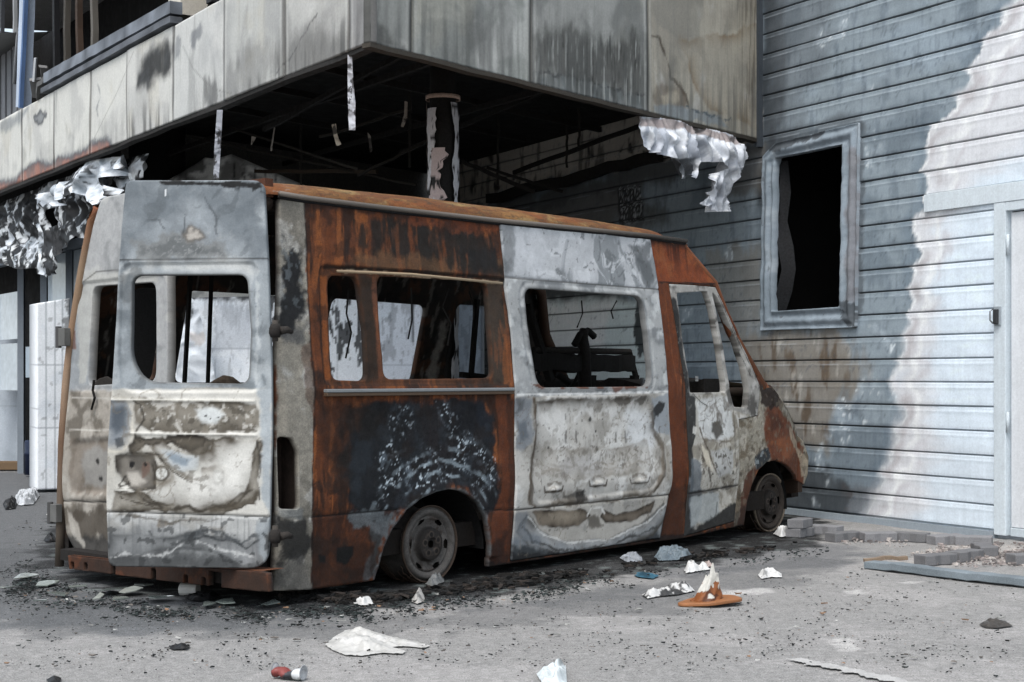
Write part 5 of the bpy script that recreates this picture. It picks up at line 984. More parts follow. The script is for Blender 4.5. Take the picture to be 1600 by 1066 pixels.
def ld_off(x, z):
    pl = rnd_poly([REAR(*p) for p in [(114, 690), (230, 680), (230, 768), (112, 772)]], .05); o = -.016*sstep(.02, -.02, psdf(x, z, pl))+.003*fbm(x, z, 2.5, 3, 985)
    rec = rnd_poly([REAR(*p) for p in [(124, 442), (255, 428), (256, 608), (116, 612)]], .05); return o-.010*sstep(.006, -.006, psdf(x, z, rec))-.006*np.exp(-(ldist(x, z, np.array([REAR(96, 782), REAR(200, 786)]))/.006)**2)+.02*np.exp(-((z-.6)/.3)**2)
ldoor = sheet("rear_door", LO, [lw], r3, ld_paint, MT['burnt'], VAN, h=.008, skirt=.05, off=ld_off, local=True, skirtcol=c(96, 94, 90)); ldoor["label"] = "closed rear door half hidden behind the open one"

# ---- roof
def build_roof():
    nx_, nt = 300, 90; xs = np.linspace(.0, 3.62, nx_); q = np.sin(np.linspace(-1, 1, nt)*math.pi/2); q = np.sign(q)*np.abs(q)**.7
    X, Q = np.meshgrid(xs, q); x = X.ravel(); t = Q.ravel()
    edge = .092; z = 1.985+(.085+.030*np.sin(math.pi*np.clip(x/3.4, 0, 1)))*np.clip(1-np.abs(t)**8, 0, 1)**.55; y = .845+(.845-edge)*t
    fr = np.clip((x-3.22)/.4, 0, 1); z = z-(z-1.94)*fr**2.2*.95; x2 = x-.16*fr*np.abs(t)**2
    z = z-.03*np.clip((.03-x)/.06, 0, 1)**2+.006*fbm(x, y, 2, 3, 31)*(1-np.abs(t)**6)
    P = Paint(x, np.sign(t)*np.arcsin(np.abs(t))*.9, None, 1100); P.fill(c(104, 72, 42)); P.noise(c(122, 88, 52), 2.4, -.1, .4, .9, warp=.2); P.noise(c(130, 108, 72), 2.2, .0, .5, .8, st=(1, 1.5), warp=.2); P.noise(c(92, 56, 34), 3, .0, .45, .8, warp=.2)
    P.noise(c(62, 52, 38), 10, .2, .5, .6); P.noise(c(112, 64, 34), 1.6, .1, .5, .6); m = sstep(.35, .1, x); P.mix(c(112, 62, 34), m*.7); P.specks(c(160, 150, 140), 18, .5, .5, m); m = sstep(3.0, 3.4, x); P.mix(c(104, 62, 38), m*.7); P.specks(c(60, 40, 28), 24, .5, .5)
    P.line(c(60, 34, 22), [(.36, -2), (.36, 2)], .005, .8); P.mottle(.14, 14); P.mottle(.08, 40)
    I = np.arange(nx_*nt).reshape(nt, nx_); F_ = np.stack([I[:-1, :-1], I[:-1, 1:], I[1:, 1:], I[1:, :-1]], -1).reshape(-1, 4)
    o = mesh("roof", np.c_[x2, y, z], F_, MT['rusty'], VAN, P.done(), True, True)
    q_ = MB(); V = [(x, y, z) for x in np.linspace(.04, 3.45, 8) for y, z in ((.14, 1.965), (.5, 2.04), (1.2, 2.04), (1.56, 1.965))]
    q_.add(V, [(4*i+j, 4*i+j+1, 4*i+j+5, 4*i+j+4) for i in range(7) for j in range(3)], c(34, 28, 24)); q_.build("roof_lining", MT['char'], VAN, local=True)
    for x in (.05, .62, 1.70, 2.55, 3.35):
        q_ = MB(); q_.tube([(x, .13, 1.94), (x, .4, 2.02), (x, .845, 2.04), (x, 1.3, 2.02), (x, 1.56, 1.94)], .035, c(46, 36, 30), 8); q_.build("roof_bow", MT['rusty'], VAN, local=True, smooth=True, vary=.3)
    q_ = MB(); q_.bar((.05, .12, 2.02), (.05, 1.5, 2.02), .05, .09, c(74, 44, 30), segs=10); q_.build("rear_header", MT['rusty'], VAN, local=True, vary=.35)
    # drip rail along the edge
    q_ = MB(); pts = [SIDE(u, v) for u, v in ((434, 304), (475, 311), (600, 326.5), (770, 345.5), (900, 358), (1015, 370), (1070, 378))]
    q_.tube([(k, float(prof(k, z))-.014, z+.004) for k, z in pts], .013, c(88, 82, 76), 8)
    g = q_.build("drip_rail", MT['burnt'], VAN, local=True, smooth=True, vary=.9)
    q_ = MB(); q_.tube([(k, float(prof(k, z))-.004, z-.012) for k, z in pts], .009, c(24, 24, 25), 8); q_.build("roof_seal", MT['char'], VAN, local=True, smooth=True)
build_roof()
# ---- far side, floor, cab, all charred
def build_shell():
    far3 = lambda x, z, o: np.c_[x, WID-prof(x, z)-.17*np.maximum(0, z-1.05)+o, z]
    LW = [rnd_poly([(.30, 1.08), (.60, 1.08), (.60, 1.615), (.36, 1.615)], .05), rnd_poly([(.74, 1.07), (1.58, 1.07), (1.58, 1.615), (.74, 1.615)], .05), rnd_poly([(1.86, 1.06), (2.74, 1.06), (2.74, 1.60), (1.86, 1.615)], .06), rnd_poly([(3.03, 1.10), (3.95, 1.0), (3.72, 1.63), (3.03, 1.615)], .05)]
    def paint(x, z):
        P = Paint(x, z, None, 1300); P.fill(c(40, 35, 31)); P.noise(c(78, 52, 36), 3, 0, .4, .8, warp=.2); P.noise(c(22, 21, 20), 4, 0, .4, .8); P.noise(c(110, 106, 100), 7, .22, .5, .7, st=(2, .6)); P.poly(c(140, 136, 130), [(2.86, 1.05), (2.94, 1.05), (2.96, 1.5), (2.90, 1.5)], .03, .03, 12, .8); P.mottle(.2, 14); return P.done()
    OL = np.array([(k, z) for k, z in OUT if True])
    sheet("far_side_panel", OL, LW, far3, paint, MT['rusty'], VAN, h=.012, skirt=-.04, local=True)
    for p_, r_, s_ in (((.67, WID-.2, 1.05), (.67, WID-.26, 1.7), .02), ((.76, WID-.3, 1.0), (.76, WID-.34, 1.7), .018), ((3.10, WID-.22, 1.1), (3.10, WID-.28, 1.65), .03), ((3.02, WID-.2, 1.12), (3.9, WID-.2, 1.06), .04)): q = MB(); q.bar(p_, r_, s_, s_, c(26, 24, 22)); q.build("window_bar", MT['char'], VAN, local=True)
    q = MB(); q.box((.02, .1, .17), (4.5, WID-.1, .30), c(30, 26, 23)); q.box((.2, .33, .0+.1), (.22, 1.5, .17), c(24, 22, 20)); q.build("floor", MT['char'], VAN, local=True, vary=.4)
    for cx_, nm in ((1.05, 0), (4.44, 1)):
        q = MB(); ra = .36 if nm else .46; a = [(ra*math.cos(t), .47*math.sin(t)) for t in np.linspace(0, math.pi, 20)]
        V = [(cx_+x*(.98), y, .15+z*.88) for y in (.04+(.05 if nm else 0), .42) for x, z in a]; n = 20
        q.add(V, [(i, i+1, n+i+1, n+i) for i in range(n-1)]+[tuple(range(n, 2*n))], (.008, .008, .008)); q.build("wheel_arch_liner", MT['char'], VAN, local=True)
    # tail lamp recess, now an empty black pocket
    x0, z0 = LAMP.min(0); x1, z1 = LAMP.max(0); q = MB(); V = [(x, y, z) for y in (.03, .14) for x, z in ((x0-.01, z0-.01), (x1+.01, z0-.01), (x1+.01, z1+.01), (x0-.01, z1+.01))]; q.add(V, [(4,5,6,7), (0,1,5,4), (1,2,6,5), (2,3,7,6), (3,0,4,7)], c(40, 32, 28)); q.build("lamp_pocket", MT['char'], VAN, local=True, vary=.5)
    # bench row seen through the sliding door window
    MID = Wall(VR+.95*VL, VF); k0, zt_ = MID(834, 549); k1, _ = MID(984, 549); _, zb = MID(900, 583)
    b = MB(); dk = c(26, 25, 24)
    b.bar((k0-.04, .95, (zt_+zb)/2), (k1+.03, .95, (zt_+zb)/2+.0), .07, zt_-zb-.03, dk, segs=16, jit=.006); b.tube([(k0-.06, .95, zb-.02), (k0, .95, zt_+.01), (k1, .95, zt_+.01), (k1+.07, .95, zb-.02), (k1+.1, .95, .8)], .022, c(34, 32, 30), 8)
    seat = b.build("seat_frame", MT['char'], VAN, local=True, vary=.5)
    for k in (k0+.02, (k0+k1)/2+.05, k1+.05): b = MB(); b.bar((k, .95, .3), (k, .95, zb), .10 if k > k0+.1 and k < k1 else .05, .05, dk, segs=6, jit=.006); b.build("seat_leg", MT['char'], seat, local=True)
    kh, zh = MID(908, 548); b = MB(); b.tube([(kh+.02, .93, zb-.2), (kh+.01, .93, zt_), (kh-.01, .93, zt_+.10), (kh+.01, .93, zt_+.16)], [.05, .045, .04, .03], c(30, 28, 27), 8); b.tube([(kh-.1, .93, zt_+.05), (kh-.04, .93, zt_+.12), (kh+.05, .93, zt_+.15), (kh+.12, .93, zt_+.11)], .025, dk, 7); b.build("seat_headrest", MT['char'], VAN, local=True, smooth=True)
    k, z = MID(824, 500); b = MB(); b.bar((k, .95, z+.1), (k+.24, .95, zb-.05), .05, .04, dk); b.bar((k-.03, 1.0, z-.05), (k+.15, 1.0, zb-.15), .04, .03, dk); b.build("bent_rail", MT['char'], VAN, local=True)
    b = MB()
    for x, y in ((.9, .6), (.9, 1.3), (1.7, 1.35)): b.box((x, y-.25, .62), (x+.06, y+.25, 1.02), c(26, 24, 23)); b.box((x, y-.25, .55), (x+.4, y+.25, .62), c(30, 28, 26))
    b.build("seat_frame", MT['char'], VAN, local=True, vary=.4)
    # dashboard, wheel and cab seat remains
    DM = Wall(VR+.5*VL, VF); kd, zd = DM(1085, 594)
    b = MB(); b.bar((4.02, .2, 1.0), (4.02, 1.6, 1.0), .28, .16, c(34, 32, 30), segs=16, jit=.012); b.bar((3.78, .18, 1.085), (3.88, .25, 1.10), .02, .02, c(140, 142, 142)); d = b.build("dashboard", MT['char'], VAN, local=True, vary=.6)
    b = MB(); b.bar((3.45, .45, 1.02), (4.0, .45, 1.06), .03, .03, c(120, 122, 122), segs=14, jit=.008); 
    for x in (3.52, 3.72, 3.86): b.bar((x, .44, .9), (x, .44, 1.1), .02, .02, c(110, 112, 112), segs=5, jit=.006)
    b.build("dash_rail", MT['burnt'], VAN, local=True, vary=.6)
    b = MB(); n = 20; b.tube([(3.72+.19*.45*math.cos(a), 1.35+.19*math.sin(a), 1.12+.19*.85*math.cos(a)) for a in np.linspace(0, 2*math.pi, n+1)], .013, dk, 7); b.bar((3.72, 1.35, 1.12), (4.0, 1.35, 1.0), .04, .04, dk); b.build("steering_wheel", MT['char'], VAN, local=True, smooth=True)
    # bonnet, nose and windscreen frame
    nx_, ny_ = 60, 70; t = np.linspace(0, 1, nx_); yy = np.linspace(0, 1, ny_); T, Yq = np.meshgrid(t, yy); T = T.ravel(); Yq = Yq.ravel()
    hp = np.array([SIDE(u, v) for u, v in ((1206, 606), (1222, 625), (1238, 655), (1255, 690), (1262, 715), (1262, 742), (1257, 757))]); tt = np.linspace(0, 1, len(hp)); hx = np.interp(T, tt, hp[:, 0])-.01; hz = np.interp(T, tt, hp[:, 1])
    y0 = prof(hx, hz); yv = y0+(WID-2*y0)*Yq; q_ = np.abs(2*Yq-1); bul = (1-q_**2.5); x_ = hx+.16*bul*(.3+.7*T); z_ = hz+.05*bul*(1-T)+.01*fbm(hx, yv, 4, 3, 9)
    P = Paint(yv, T, None, 1500); P.fill(c(146, 138, 122)); P.noise(c(104, 92, 76), 4, -.1, .4, .8); P.noise(c(120, 66, 38), 3, .05, .4, .7); P.noise(c(176, 172, 162), 5, .1, .5, .6)
    I = np.arange(nx_*ny_).reshape(ny_, nx_); F_ = np.stack([I[:-1, :-1], I[:-1, 1:], I[1:, 1:], I[1:, :-1]], -1).reshape(-1, 4); mesh("bonnet", np.c_[x_, yv, z_], F_, MT['burnt'], VAN, P.done(), True, True)
    b = MB(); xb, zb2 = hp[-1]; b.bar((xb-.02, .3, zb2-.06), (xb-.02, WID-.3, zb2-.06), .10, .10, c(36, 32, 29), segs=12, jit=.012); b.bar((xb-.08, .22, .28), (xb-.06, WID-.22, .28), .06, .10, c(50, 38, 30), segs=12, jit=.012); b.box((xb-.2, .4, .25), (xb-.05, WID-.4, .55), c(20, 19, 18)); b.build("front_crossmember", MT['rusty'], VAN, local=True, vary=.4)
    b = MB(); b.tube([(4.47, .06, 1.02), (4.50, .09, .98), (4.56, .07, .93)], .05, c(52, 36, 28), 7); b.tube([(4.40, .05, 1.05), (4.44, .04, 1.0), (4.50, .06, .95)], .03, c(100, 60, 38), 7); b.build("mirror_stub", MT['rusty'], VAN, local=True, smooth=True, vary=.5)
    b = MB(); A = SIDE(1070, 380); Bq = SIDE(1120, 444); Cq = SIDE(1196, 606)
    b.tube([(A[0], .12, A[1]-.02), (Bq[0], .10, Bq[1]), (4.02, .07, 1.42), (Cq[0], .03, Cq[1])], [.03, .035, .035, .04], c(104, 62, 38), 8); b.tube([(A[0], 1.58, A[1]-.02), (Bq[0], 1.62, Bq[1]), (4.02, 1.72, 1.42), (Cq[0], WID-.05, Cq[1])], [.03, .04, .04, .05], c(60, 44, 34), 8); b.bar((A[0]+.03, .12, A[1]-.03), (A[0]+.03, 1.57, A[1]-.03), .08, .06, c(80, 50, 34)); b.bar((Cq[0]+.1, .1, Cq[1]-.03), (Cq[0]+.1, WID-.1, Cq[1]-.03), .25, .06, c(46, 38, 32)); b.build("windscreen_frame", MT['rusty'], VAN, local=True, smooth=True, vary=.35)
build_shell()
# ---- trim, hinges, bumper
q = MB(); a0 = SIDE(505, 612); a1 = SIDE(798, 612); h_ = .045; ya = float(prof(*a0)); q.box((a0[0], ya-.030, a0[1]-.024), (a1[0], ya+.0, a1[1]+.004), c(82, 66, 52)); q.box((a0[0], ya-.034, a1[1]+.0045), (a1[0], ya+.0, a1[1]+.022), c(126, 130, 132)); q.build("rub_rail", MT['burnt'], VAN, local=True, vary=.5, bevel=.004)
q = MB(); p0 = [SIDE(u, v) for u, v in ((524, 424), (640, 429), (782, 443))]; q.tube([(k, float(prof(k, z))-.012, z) for k, z in p0], .008, c(150, 132, 108), 6); q.build("window_rail", MT['burnt'], VAN, local=True, smooth=True, vary=.6)
for (u, v) in ((430, 517), (430, 838)):
    x, y, z = loc(at(u, v, 7.03)); q = MB(); q.tube([(x, y, z-.032), (x, y, z-.012), (x, y, z+.014), (x, y, z+.032)], [.022, .031, .028, .02], c(34, 31, 29), 12); q.tube([(x+.01, y-.03, z), (x+.045, y-.035, z+.005), (x+.075, y-.03, z-.004)], [.02, .017, .012], c(44, 40, 37), 8); q.tube([(x, y, z-.05), (x, y, z+.05)], .014, c(60, 56, 52), 8); q.build("hinge", MT['rusty'], VAN, local=True, smooth=True, vary=.4)
for (u, v) in ((106, 527), (93, 801)):
    x, y = -.03, -REAR(u, v)[0]; z = REAR(u, v)[1]; q = MB(); q.box((x-.03, y-.045, z-.05), (x+.01, y+.03, z+.05), c(96, 96, 94)); q.tube([(x-.02, y+.03, z-.06), (x-.02, y+.03, z+.06)], .018, c(70, 70, 70), 8); q.build("hinge", MT['burnt'], VAN, local=True, vary=.4, bevel=.003)
q = MB(); pts = [(150, 324), (143, 345), (128, 420), (112, 520), (103, 600), (97, 690), (95, 800), (92, 885)]
q.tube([(-.0, -REAR(u, v)[0]+.01, REAR(u, v)[1]) for u, v in pts], [.02, .026, .026, .026, .026, .026, .028, .026], np.repeat([c(110, 64, 42), c(122, 86, 62), c(136, 114, 92), c(132, 106, 84), c(140, 118, 98), c(108, 84, 66), c(104, 92, 80), c(84, 76, 68)], 10, 0), 10); q.build("corner_post", MT['burnt'], VAN, local=True, smooth=True, vary=.3)
BM = Wall(VR-.14*VF, (-VL[0], -VL[1])); bo = np.array([BM(*p) for p in [(106, 868), (250, 884), (404, 893), (418, 896), (420, 925), (400, 924), (250, 907), (108, 889)]])
def hole(u, v, w_, h_): k, z = BM(u, v); return rnd_poly([(k-w_, z-h_), (k+w_, z-h_), (k+w_, z+h_), (k-w_, z+h_)], min(w_, h_)*.7, 4)
holes = [hole(113, 884, .018, .02), hole(134, 885, .018, .02), hole(177, 889, .022, .030), hole(240, 898, .022, .032), hole(290, 905, .018, .022), hole(318, 909, .018, .022)]
kq, zq = BM(336, 908); holes.append(np.array([(kq-.05, zq-.04), (kq+.05, zq-.04), (kq+.05, zq+.045), (kq-.05, zq+.045)]))
def bp(x, z):
    P = Paint(x, z, BM, 1700); P.fill(c(54, 36, 27)); P.noise(c(82, 48, 30), 4, .05, .4, .8); P.noise(c(48, 34, 27), 5, 0, .4, .8); P.mottle(.2, 20); return P.done()
bump = sheet("rear_bumper", bo, holes, lambda k, z, o: np.c_[-.14-o, -k, z], bp, MT['rusty'], VAN, h=.006, skirt=.03, local=True, skirtcol=np.array((.012, .01, .009)), off=lambda x, z: .004*fbm(x, z, 4, 3, 4))
q = MB(); zt0 = bo[0][1]; zt1 = bo[2][1]; q.add([(-.14, -bo[0][0], zt0), (-.14, -bo[1][0], bo[1][1]), (-.14, -bo[2][0], zt1), (.02, -bo[2][0], zt1), (.02, -bo[1][0], bo[1][1]), (.02, -bo[0][0], zt0)], [(0,1,4,5), (1,2,3,4)], c(92, 56, 36)); q.box((-.10, .12, .10), (.0, 1.72, .16), (.012, .010, .009)); q.build("bumper_step", MT['rusty'], bump, local=True, vary=.4)

# torn lining flaps in the rear windows, a cable end
fl_ = sheet("torn_flap", [DOOR(*p) for p in [(322, 600), (334, 592), (345, 586), (360, 589), (374, 600)]], [], lambda k, z, o: dw3(k, z, o-.06), lambda x, z: np.tile(c(52, 44, 36), (len(x), 1)), MT['char'], VAN, h=.006, skirt=.01, off=lambda x, z: .02*fbm(x, z, 12, 3, 5))
q = MB(); q.tube([(-.03, -REAR(u, v)[0], REAR(u, v)[1]) for u, v in ((152, 594), (150, 610), (153, 622), (148, 640))], .007, c(24, 22, 21), 6); q.build("cable_end", MT['char'], VAN, local=True)
sheet("torn_flap", [REAR(*p) for p in [(138, 602), (148, 592), (160, 588), (172, 596), (174, 603)]], [], lambda k, z, o: r3(k, z, o-.02), lambda x, z: np.tile(c(40, 37, 34), (len(x), 1)), MT['char'], VAN, h=.006, skirt=.01, local=True)

for pts in ([(543, 452), (541, 490), (545, 520), (543, 560)], [(560, 455), (562, 480), (560, 500)], [(640, 450), (642, 500), (641, 530)], [(700, 452), (694, 480), (704, 506), (698, 540)], [(905, 470), (910, 490), (902, 512)], [(960, 470), (958, 486), (962, 498)], [(735, 455), (742, 478), (738, 500)]):
    Wi = Wall(VR+.22*VL, VF); q = MB(); q.tube([(Wi(u, v)[0], .22+.02*math.sin(v), Wi(u, v)[1]) for u, v in pts], .005, c(26, 24, 22), 5); q.build("hanging_wire", MT['char'], VAN, local=True)

# ---- wheels: bare pressed steel rims
def wheel(cx_, cz_, yo, tone, seed, lip):
    ax = np.array((0, -1., 0)); cen = (cx_, yo, cz_)
    col_t = c(*tone); q = MB()
    prof_ = [(.150, -.020), (.162, -.004), (.176, .004), (.186, .000), (.192, -.012), (.194, -.022), (.200, -.006), (.206, .002), (.209, -.004), (.206, -.018), (.196, -.03), (.186, -.08), (.186, -.16), (.20, -.20), (.207, -.215)]
    q.ring(cen, ax, prof_, col_t, 72); V = np.array(q.V); ang = np.arctan2(V[:, 2]-cz_, V[:, 0]-cx_); r = np.hypot(V[:, 2]-cz_, V[:, 0]-cx_)
    n = fbm(np.cos(ang)*3, np.sin(ang)*3+r*20, 2, 4, seed); cc = np.array(q.C)*(1+.35*n)[:, None]; mm = sstep(.196, .2, r)[:, None]; cc = cc*(1-mm)+c(*lip)*mm*(1+.3*n)[:, None]; bb = (sstep(.0, -.03, -(V[:, 1]-yo))*(r < .2))[:, None]; q.C = [tuple(k) for k in np.clip(cc*(1-bb*.0), .003, .8)]
    rim = q.build("rim", MT['rusty'], None, smooth=True)
    # pressed disc with slots
    nr, na = 40, 144; rr = np.linspace(.02, .152, nr); A, R_ = np.meshgrid(np.linspace(0, 2*math.pi, na, endpoint=False), rr); a = A.ravel(); r = R_.ravel()
    h = np.interp(r, [.02, .034, .036, .062, .085, .095, .125, .14, .152], [.0, .002, .012, .010, .006, -.034, -.022, -.012, -.020])
    slot = (np.abs(((a+seed*.3)*6/(2*math.pi)) % 1-.5)/.20)**2+((r-.133)/.0125)**2 < 1
    I = np.arange(nr*na).reshape(nr, na); Q = np.stack([I[:-1], np.roll(I[:-1], -1, 1), np.roll(I[1:], -1, 1), I[1:]], -1).reshape(-1, 4); Q = Q[~(slot[Q].sum(1) >= 3)]
    V = np.c_[cx_+r*np.cos(a), yo-h, cz_+r*np.sin(a)]; P = Paint(V[:, 0], V[:, 2], None, 1800+seed); P.fill(col_t); P.noise(col_t*1.7, 8, .0, .4, .6); P.noise(c(52, 42, 36), 9, 0, .4, .7); P.mix(c(26, 23, 21), .88*sstep(.100, .086, r)); P.mix(c(40, 34, 30), .5*sstep(.2, -.1, (V[:, 2]-cz_)/.2+.3)*sstep(-.2, .3, fbm(V[:, 0], V[:, 2], 7, 4, 9))); P.mix(c(74, 66, 60), .6*np.exp(-((r-.062)/.006)**2)*sstep(0, .3, fbm(V[:, 0], V[:, 2], 20, 3, 7)))
    for k in range(5):
        t = 2*math.pi*k/5+.4; d = np.hypot(V[:, 0]-cx_-.052*math.cos(t), V[:, 2]-cz_-.052*math.sin(t)); P.mix(c(18, 16, 15), .9*sstep(.014, .010, d)); P.mix(c(84, 74, 66), .6*np.exp(-((d-.017)/.003)**2))
    disc = mesh("wheel_disc", V, Q, MT['rusty'], None, P.done(), True)
    q = MB(); q.ring((cx_, yo+.05, cz_), ax, [(.01, .0), (.15, .0)], (.01, .009, .008), 32); q.ring((cx_, yo+.09, cz_), ax, [(.15, .03), (.15, -.05)], (.012, .011, .01), 32); drum = q.build("brake_drum", MT['char'], None, smooth=True)
    # steel wires left from the tyre
    rg = np.random.RandomState(seed); q = MB()
    for j in range(9):
        r0 = .209+rg.rand()*.012; y_ = yo+.01+rg.rand()*.2; aa = np.linspace(-2.9+rg.rand(), -.2-rg.rand()*.8, 26); q.tube([(cx_+r0*math.cos(t)*(1+.02*rg.randn()), y_+.004*rg.randn(), max(.006, cz_+r0*math.sin(t)*(1+.01*rg.randn()))) for t in aa], .0035, c(56, 44, 36), 4)
    wires = q.build("tyre_wire", MT['rusty'], None, smooth=True)
    for o in (rim,): o.name = "rim"
    root = link(bpy.data.objects.new("wheel", None)); root.parent = VAN
    for o in (rim, disc, drum, wires): o.parent = root
    return root
MW = Wall(VR+.07*VL, VF); k, z = MW(672, 856); wheel(k, .208, .065, (84, 81, 78), 2, (66, 55, 47))
MW = Wall(VR+.10*VL, VF); k, z = MW(1206, 787); wheel(k, .208, .11, (50, 44, 39), 5, (112, 102, 90))
for k in (1.05, k): w_ = wheel(k, .208, WID-.26, (60, 54, 50), 7, (60, 50, 42))
# ================================================================== LOOSE THINGS
def g3(x, y, o): return np.c_[x, y, o]
GZ = lambda x, y: .006*fbm(x, y, 1.3, 3, 77)
def crumple(name, px, hmax, paint, mat, seed, f=10, label=None, cat=None, group=None, h=.012, lift=.006, ridge=1.0, env=.06):
    O = np.array([gnd(*p)[:2] for p in px])
    def off(x, y):
        d = -psdf(x, y, O); e = sstep(-.005, env, d); n = 1-np.abs(fbm(x, y, f, 4, seed)); n2 = fbm(x, y, f*.5, 3, seed+5)
        return GZ(x, y)+lift+np.maximum(0, hmax*e*(.25+.5*n2+.75*ridge*n**2-.35))+.004*np.abs(fbm(x, y, f*3, 3, seed+9))
    cc = paint if callable(paint) else (lambda x, y: np.tile(paint, (len(x), 1))*(np.clip(1+.25*fbm(x, y, 14, 4, seed), .3, 1.2)*(1-.55*sstep(.2, .45, fbm(x, y, 9, 4, seed+30))))[:, None])
    o = sheet(name, O, [], g3, cc, mat, None, h=h, skirt=0, off=off)
    return tag(o, label, cat, group)
def hang(name, Wl, o0, px, holes, paint, mat, seed, amp=.05, f=5, h=.012, label=None, cat=None, group=None, st=(1, 1)):
    O = np.array([Wl(*p) for p in px]); Hs = [np.array([Wl(*p) for p in q]) for q in holes]; zt = O[:, 1].max()
    def t3(k, z, o):
        oo = o0+o; return np.c_[Wl.P[0]+k*Wl.D[0]+oo*Wl.N[0], Wl.P[1]+k*Wl.D[1]+oo*Wl.N[1], z]
    def off(k, z):
        n = fbm(st[0]*(k+.1*fbm(k, z, f, 2, seed+3)), st[1]*z+.4*k, f, 3, seed, .5); return amp*(1-np.abs(n)*1.8)*sstep(0, .25, zt-z+.06)+amp*.6*fbm(k, z, f*.4, 2, seed+7)
    o = sheet(name, O, Hs, t3, paint if callable(paint) else (lambda x, z: np.tile(paint, (len(x), 1))), mat, None, h=h, skirt=.0, off=off)
    return tag(o, label, cat, group)
# ---- insulation boards
def board(name, u0, u1, Y0, Y1, vt0, vt1, thick, paint, label, zb=.0, lean=0.0):
    a = at(u0, 600, Y0); b = at(u1, 600, Y1); Wl = Wall(a[:2], (b[0]-a[0], b[1]-a[1])); L_ = math.hypot(b[0]-a[0], b[1]-a[1]); z0 = at(0, vt0, Y0)[2]; z1 = at(0, vt1, Y1)[2]
    O = np.array([(0, zb), (L_, zb), (L_, z1), (0, z0)]); 
    t3 = lambda k, z, o: np.c_[Wl.P[0]+k*Wl.D[0]+(o-lean*z)*Wl.N[0], Wl.P[1]+k*Wl.D[1]+(o-lean*z)*Wl.N[1], z]
    def pp(x, z): P = Paint(x, z, None, hash(name+label) % 97); paint(P, x, z, L_, max(z0, z1)); return P.done()
    o = sheet(name, O, [], t3, pp, MT['plain'], None, h=.014, skirt=thick, back=True, off=lambda x, z: .006*fbm(x, z, 1.5, 3, int(u0)), skirtcol=c(150, 154, 158))
    return tag(o, label, "board", "white insulation boards standing about the van")
def white(P, x, z, L_, T):
    P.fill(c(228, 232, 236, 1.1)); P.noise(c(212, 218, 224, 1.1), 2, 0, .4, .7)
def soots(P, x, z, amt, T, seed):
    P.mix(c(26, 26, 27), amt*sstep(.14, .24, fbm(x*8, z*1.6, 2, 4, seed)-.5*sstep(.15, 1.0, T-z)+.12)); P.specks(c(40, 40, 42), 14, .5, amt, None, (1.4, .7)); P.mix(c(26, 26, 27), .9*sstep(.05, .0, T-z+.05*fbm(x, z, 9, 3, seed+1)))
def p_near(P, x, z, L_, T):
    white(P, x, z, L_, T)
    for k in (.28, .55, .78): P.line(c(150, 156, 162), [(L_*k, 0), (L_*k, 3)], .008, .7)
    for zz in (.62, 1.22): P.line(c(160, 166, 172), [(0, zz), (L_, zz)], .007, .7)
    P.specks(c(120, 122, 124), 12, .55, .5); P.poly(c(60, 60, 60), [(L_*.9, 1.3), (L_*1.1, 1.3), (L_*1.1, 2), (L_*.85, 2)], .02, .06, 10, .7)
board("insulation_board", 58, 109, 14.2, 14.35, 474, 466, .35, p_near, "tall white board pack with vertical seams left of the van's rear corner", .03)
def p_far(P, x, z, L_, T): P.fill(c(176, 184, 192)); P.noise(c(160, 168, 176), 2, 0, .4, .6); P.line(c(140, 146, 152), [(0, .75), (3, .75)], .01, .5)
board("insulation_board", -60, 29, 18.6, 18.3, 515, 515, .12, p_far, "plain grey white board standing before the shopfront at the left edge", .05)
def p_b1(P, x, z, L_, T): white(P, x, z, L_, T); soots(P, x, z, .25, T, 3); P.line(c(150, 156, 164), [(0, 1.35), (3, 1.35)], .01, .6); P.poly(c(176, 182, 190), [(.4, 1.3), (.9, 1.4), (.9, 1.7), (.5, 1.75)], .05, .05, 6, .5)
board("insulation_board", 262, 402, 13.0, 12.8, 466, 463, .14, p_b1, "clean white board seen through the open rear door's window")
def p_b2(P, x, z, L_, T): white(P, x, z, L_, T); soots(P, x, z, .9, T, 8); P.line(c(120, 126, 132), [(L_*.7, 0), (L_*.7, 3)], .008, .7)
board("insulation_board", 404, 582, 12.7, 12.5, 462, 466, .14, p_b2, "white board heavily streaked black seen through the narrow quarter window")
def p_b3(P, x, z, L_, T): P.fill(c(214, 220, 228, 1.1)); P.noise(c(200, 208, 216, 1.1), 2, 0, .4, .6); soots(P, x, z, .35, T, 12); P.line(c(30, 30, 32), [(L_*.55, 1.4), (L_*.55, 2)], .012, .9); P.line(c(150, 158, 166), [(0, 1.2), (3, 1.2)], .008, .5)
board("insulation_board", 585, 694, 12.45, 12.35, 466, 470, .14, p_b3, "white board with few black drips seen through the wide quarter window")
def p_b4(P, x, z, L_, T): P.fill(c(118, 128, 138)); P.noise(c(96, 104, 112), 2, 0, .4, .7); soots(P, x, z, .3, T, 15)
board("insulation_board", 698, 752, 12.5, 12.45, 474, 478, .14, p_b4, "grey blue board seen past the far window pillar, rightmost of the row")
Wb = Wall(at(280, 600, 12.75)[:2], (1, -.03))
def pw(x, z): P = Paint(x, z, Wb, 44); P.fill(c(212, 218, 224)); P.noise(c(190, 198, 206), 4, 0, .4, .6); P.poly(c(40, 40, 42), [(284, 470), (300, 468), (305, 490), (290, 510)], .02, .04, 9, .8); P.poly(c(186, 172, 160), [(296, 520), (330, 518), (318, 540), (300, 532)], .03, .03, 8, .5); return P.done()
hang("plastic_wrap", Wb, .06, [(278, 640), (280, 505), (288, 472), (302, 466), (312, 476), (322, 520), (336, 570), (346, 640)], [], pw, MT['plastic'], 5, .03, 3, .012, "crumpled white plastic wrap sagging in front of the clean board", "plastic wrap")
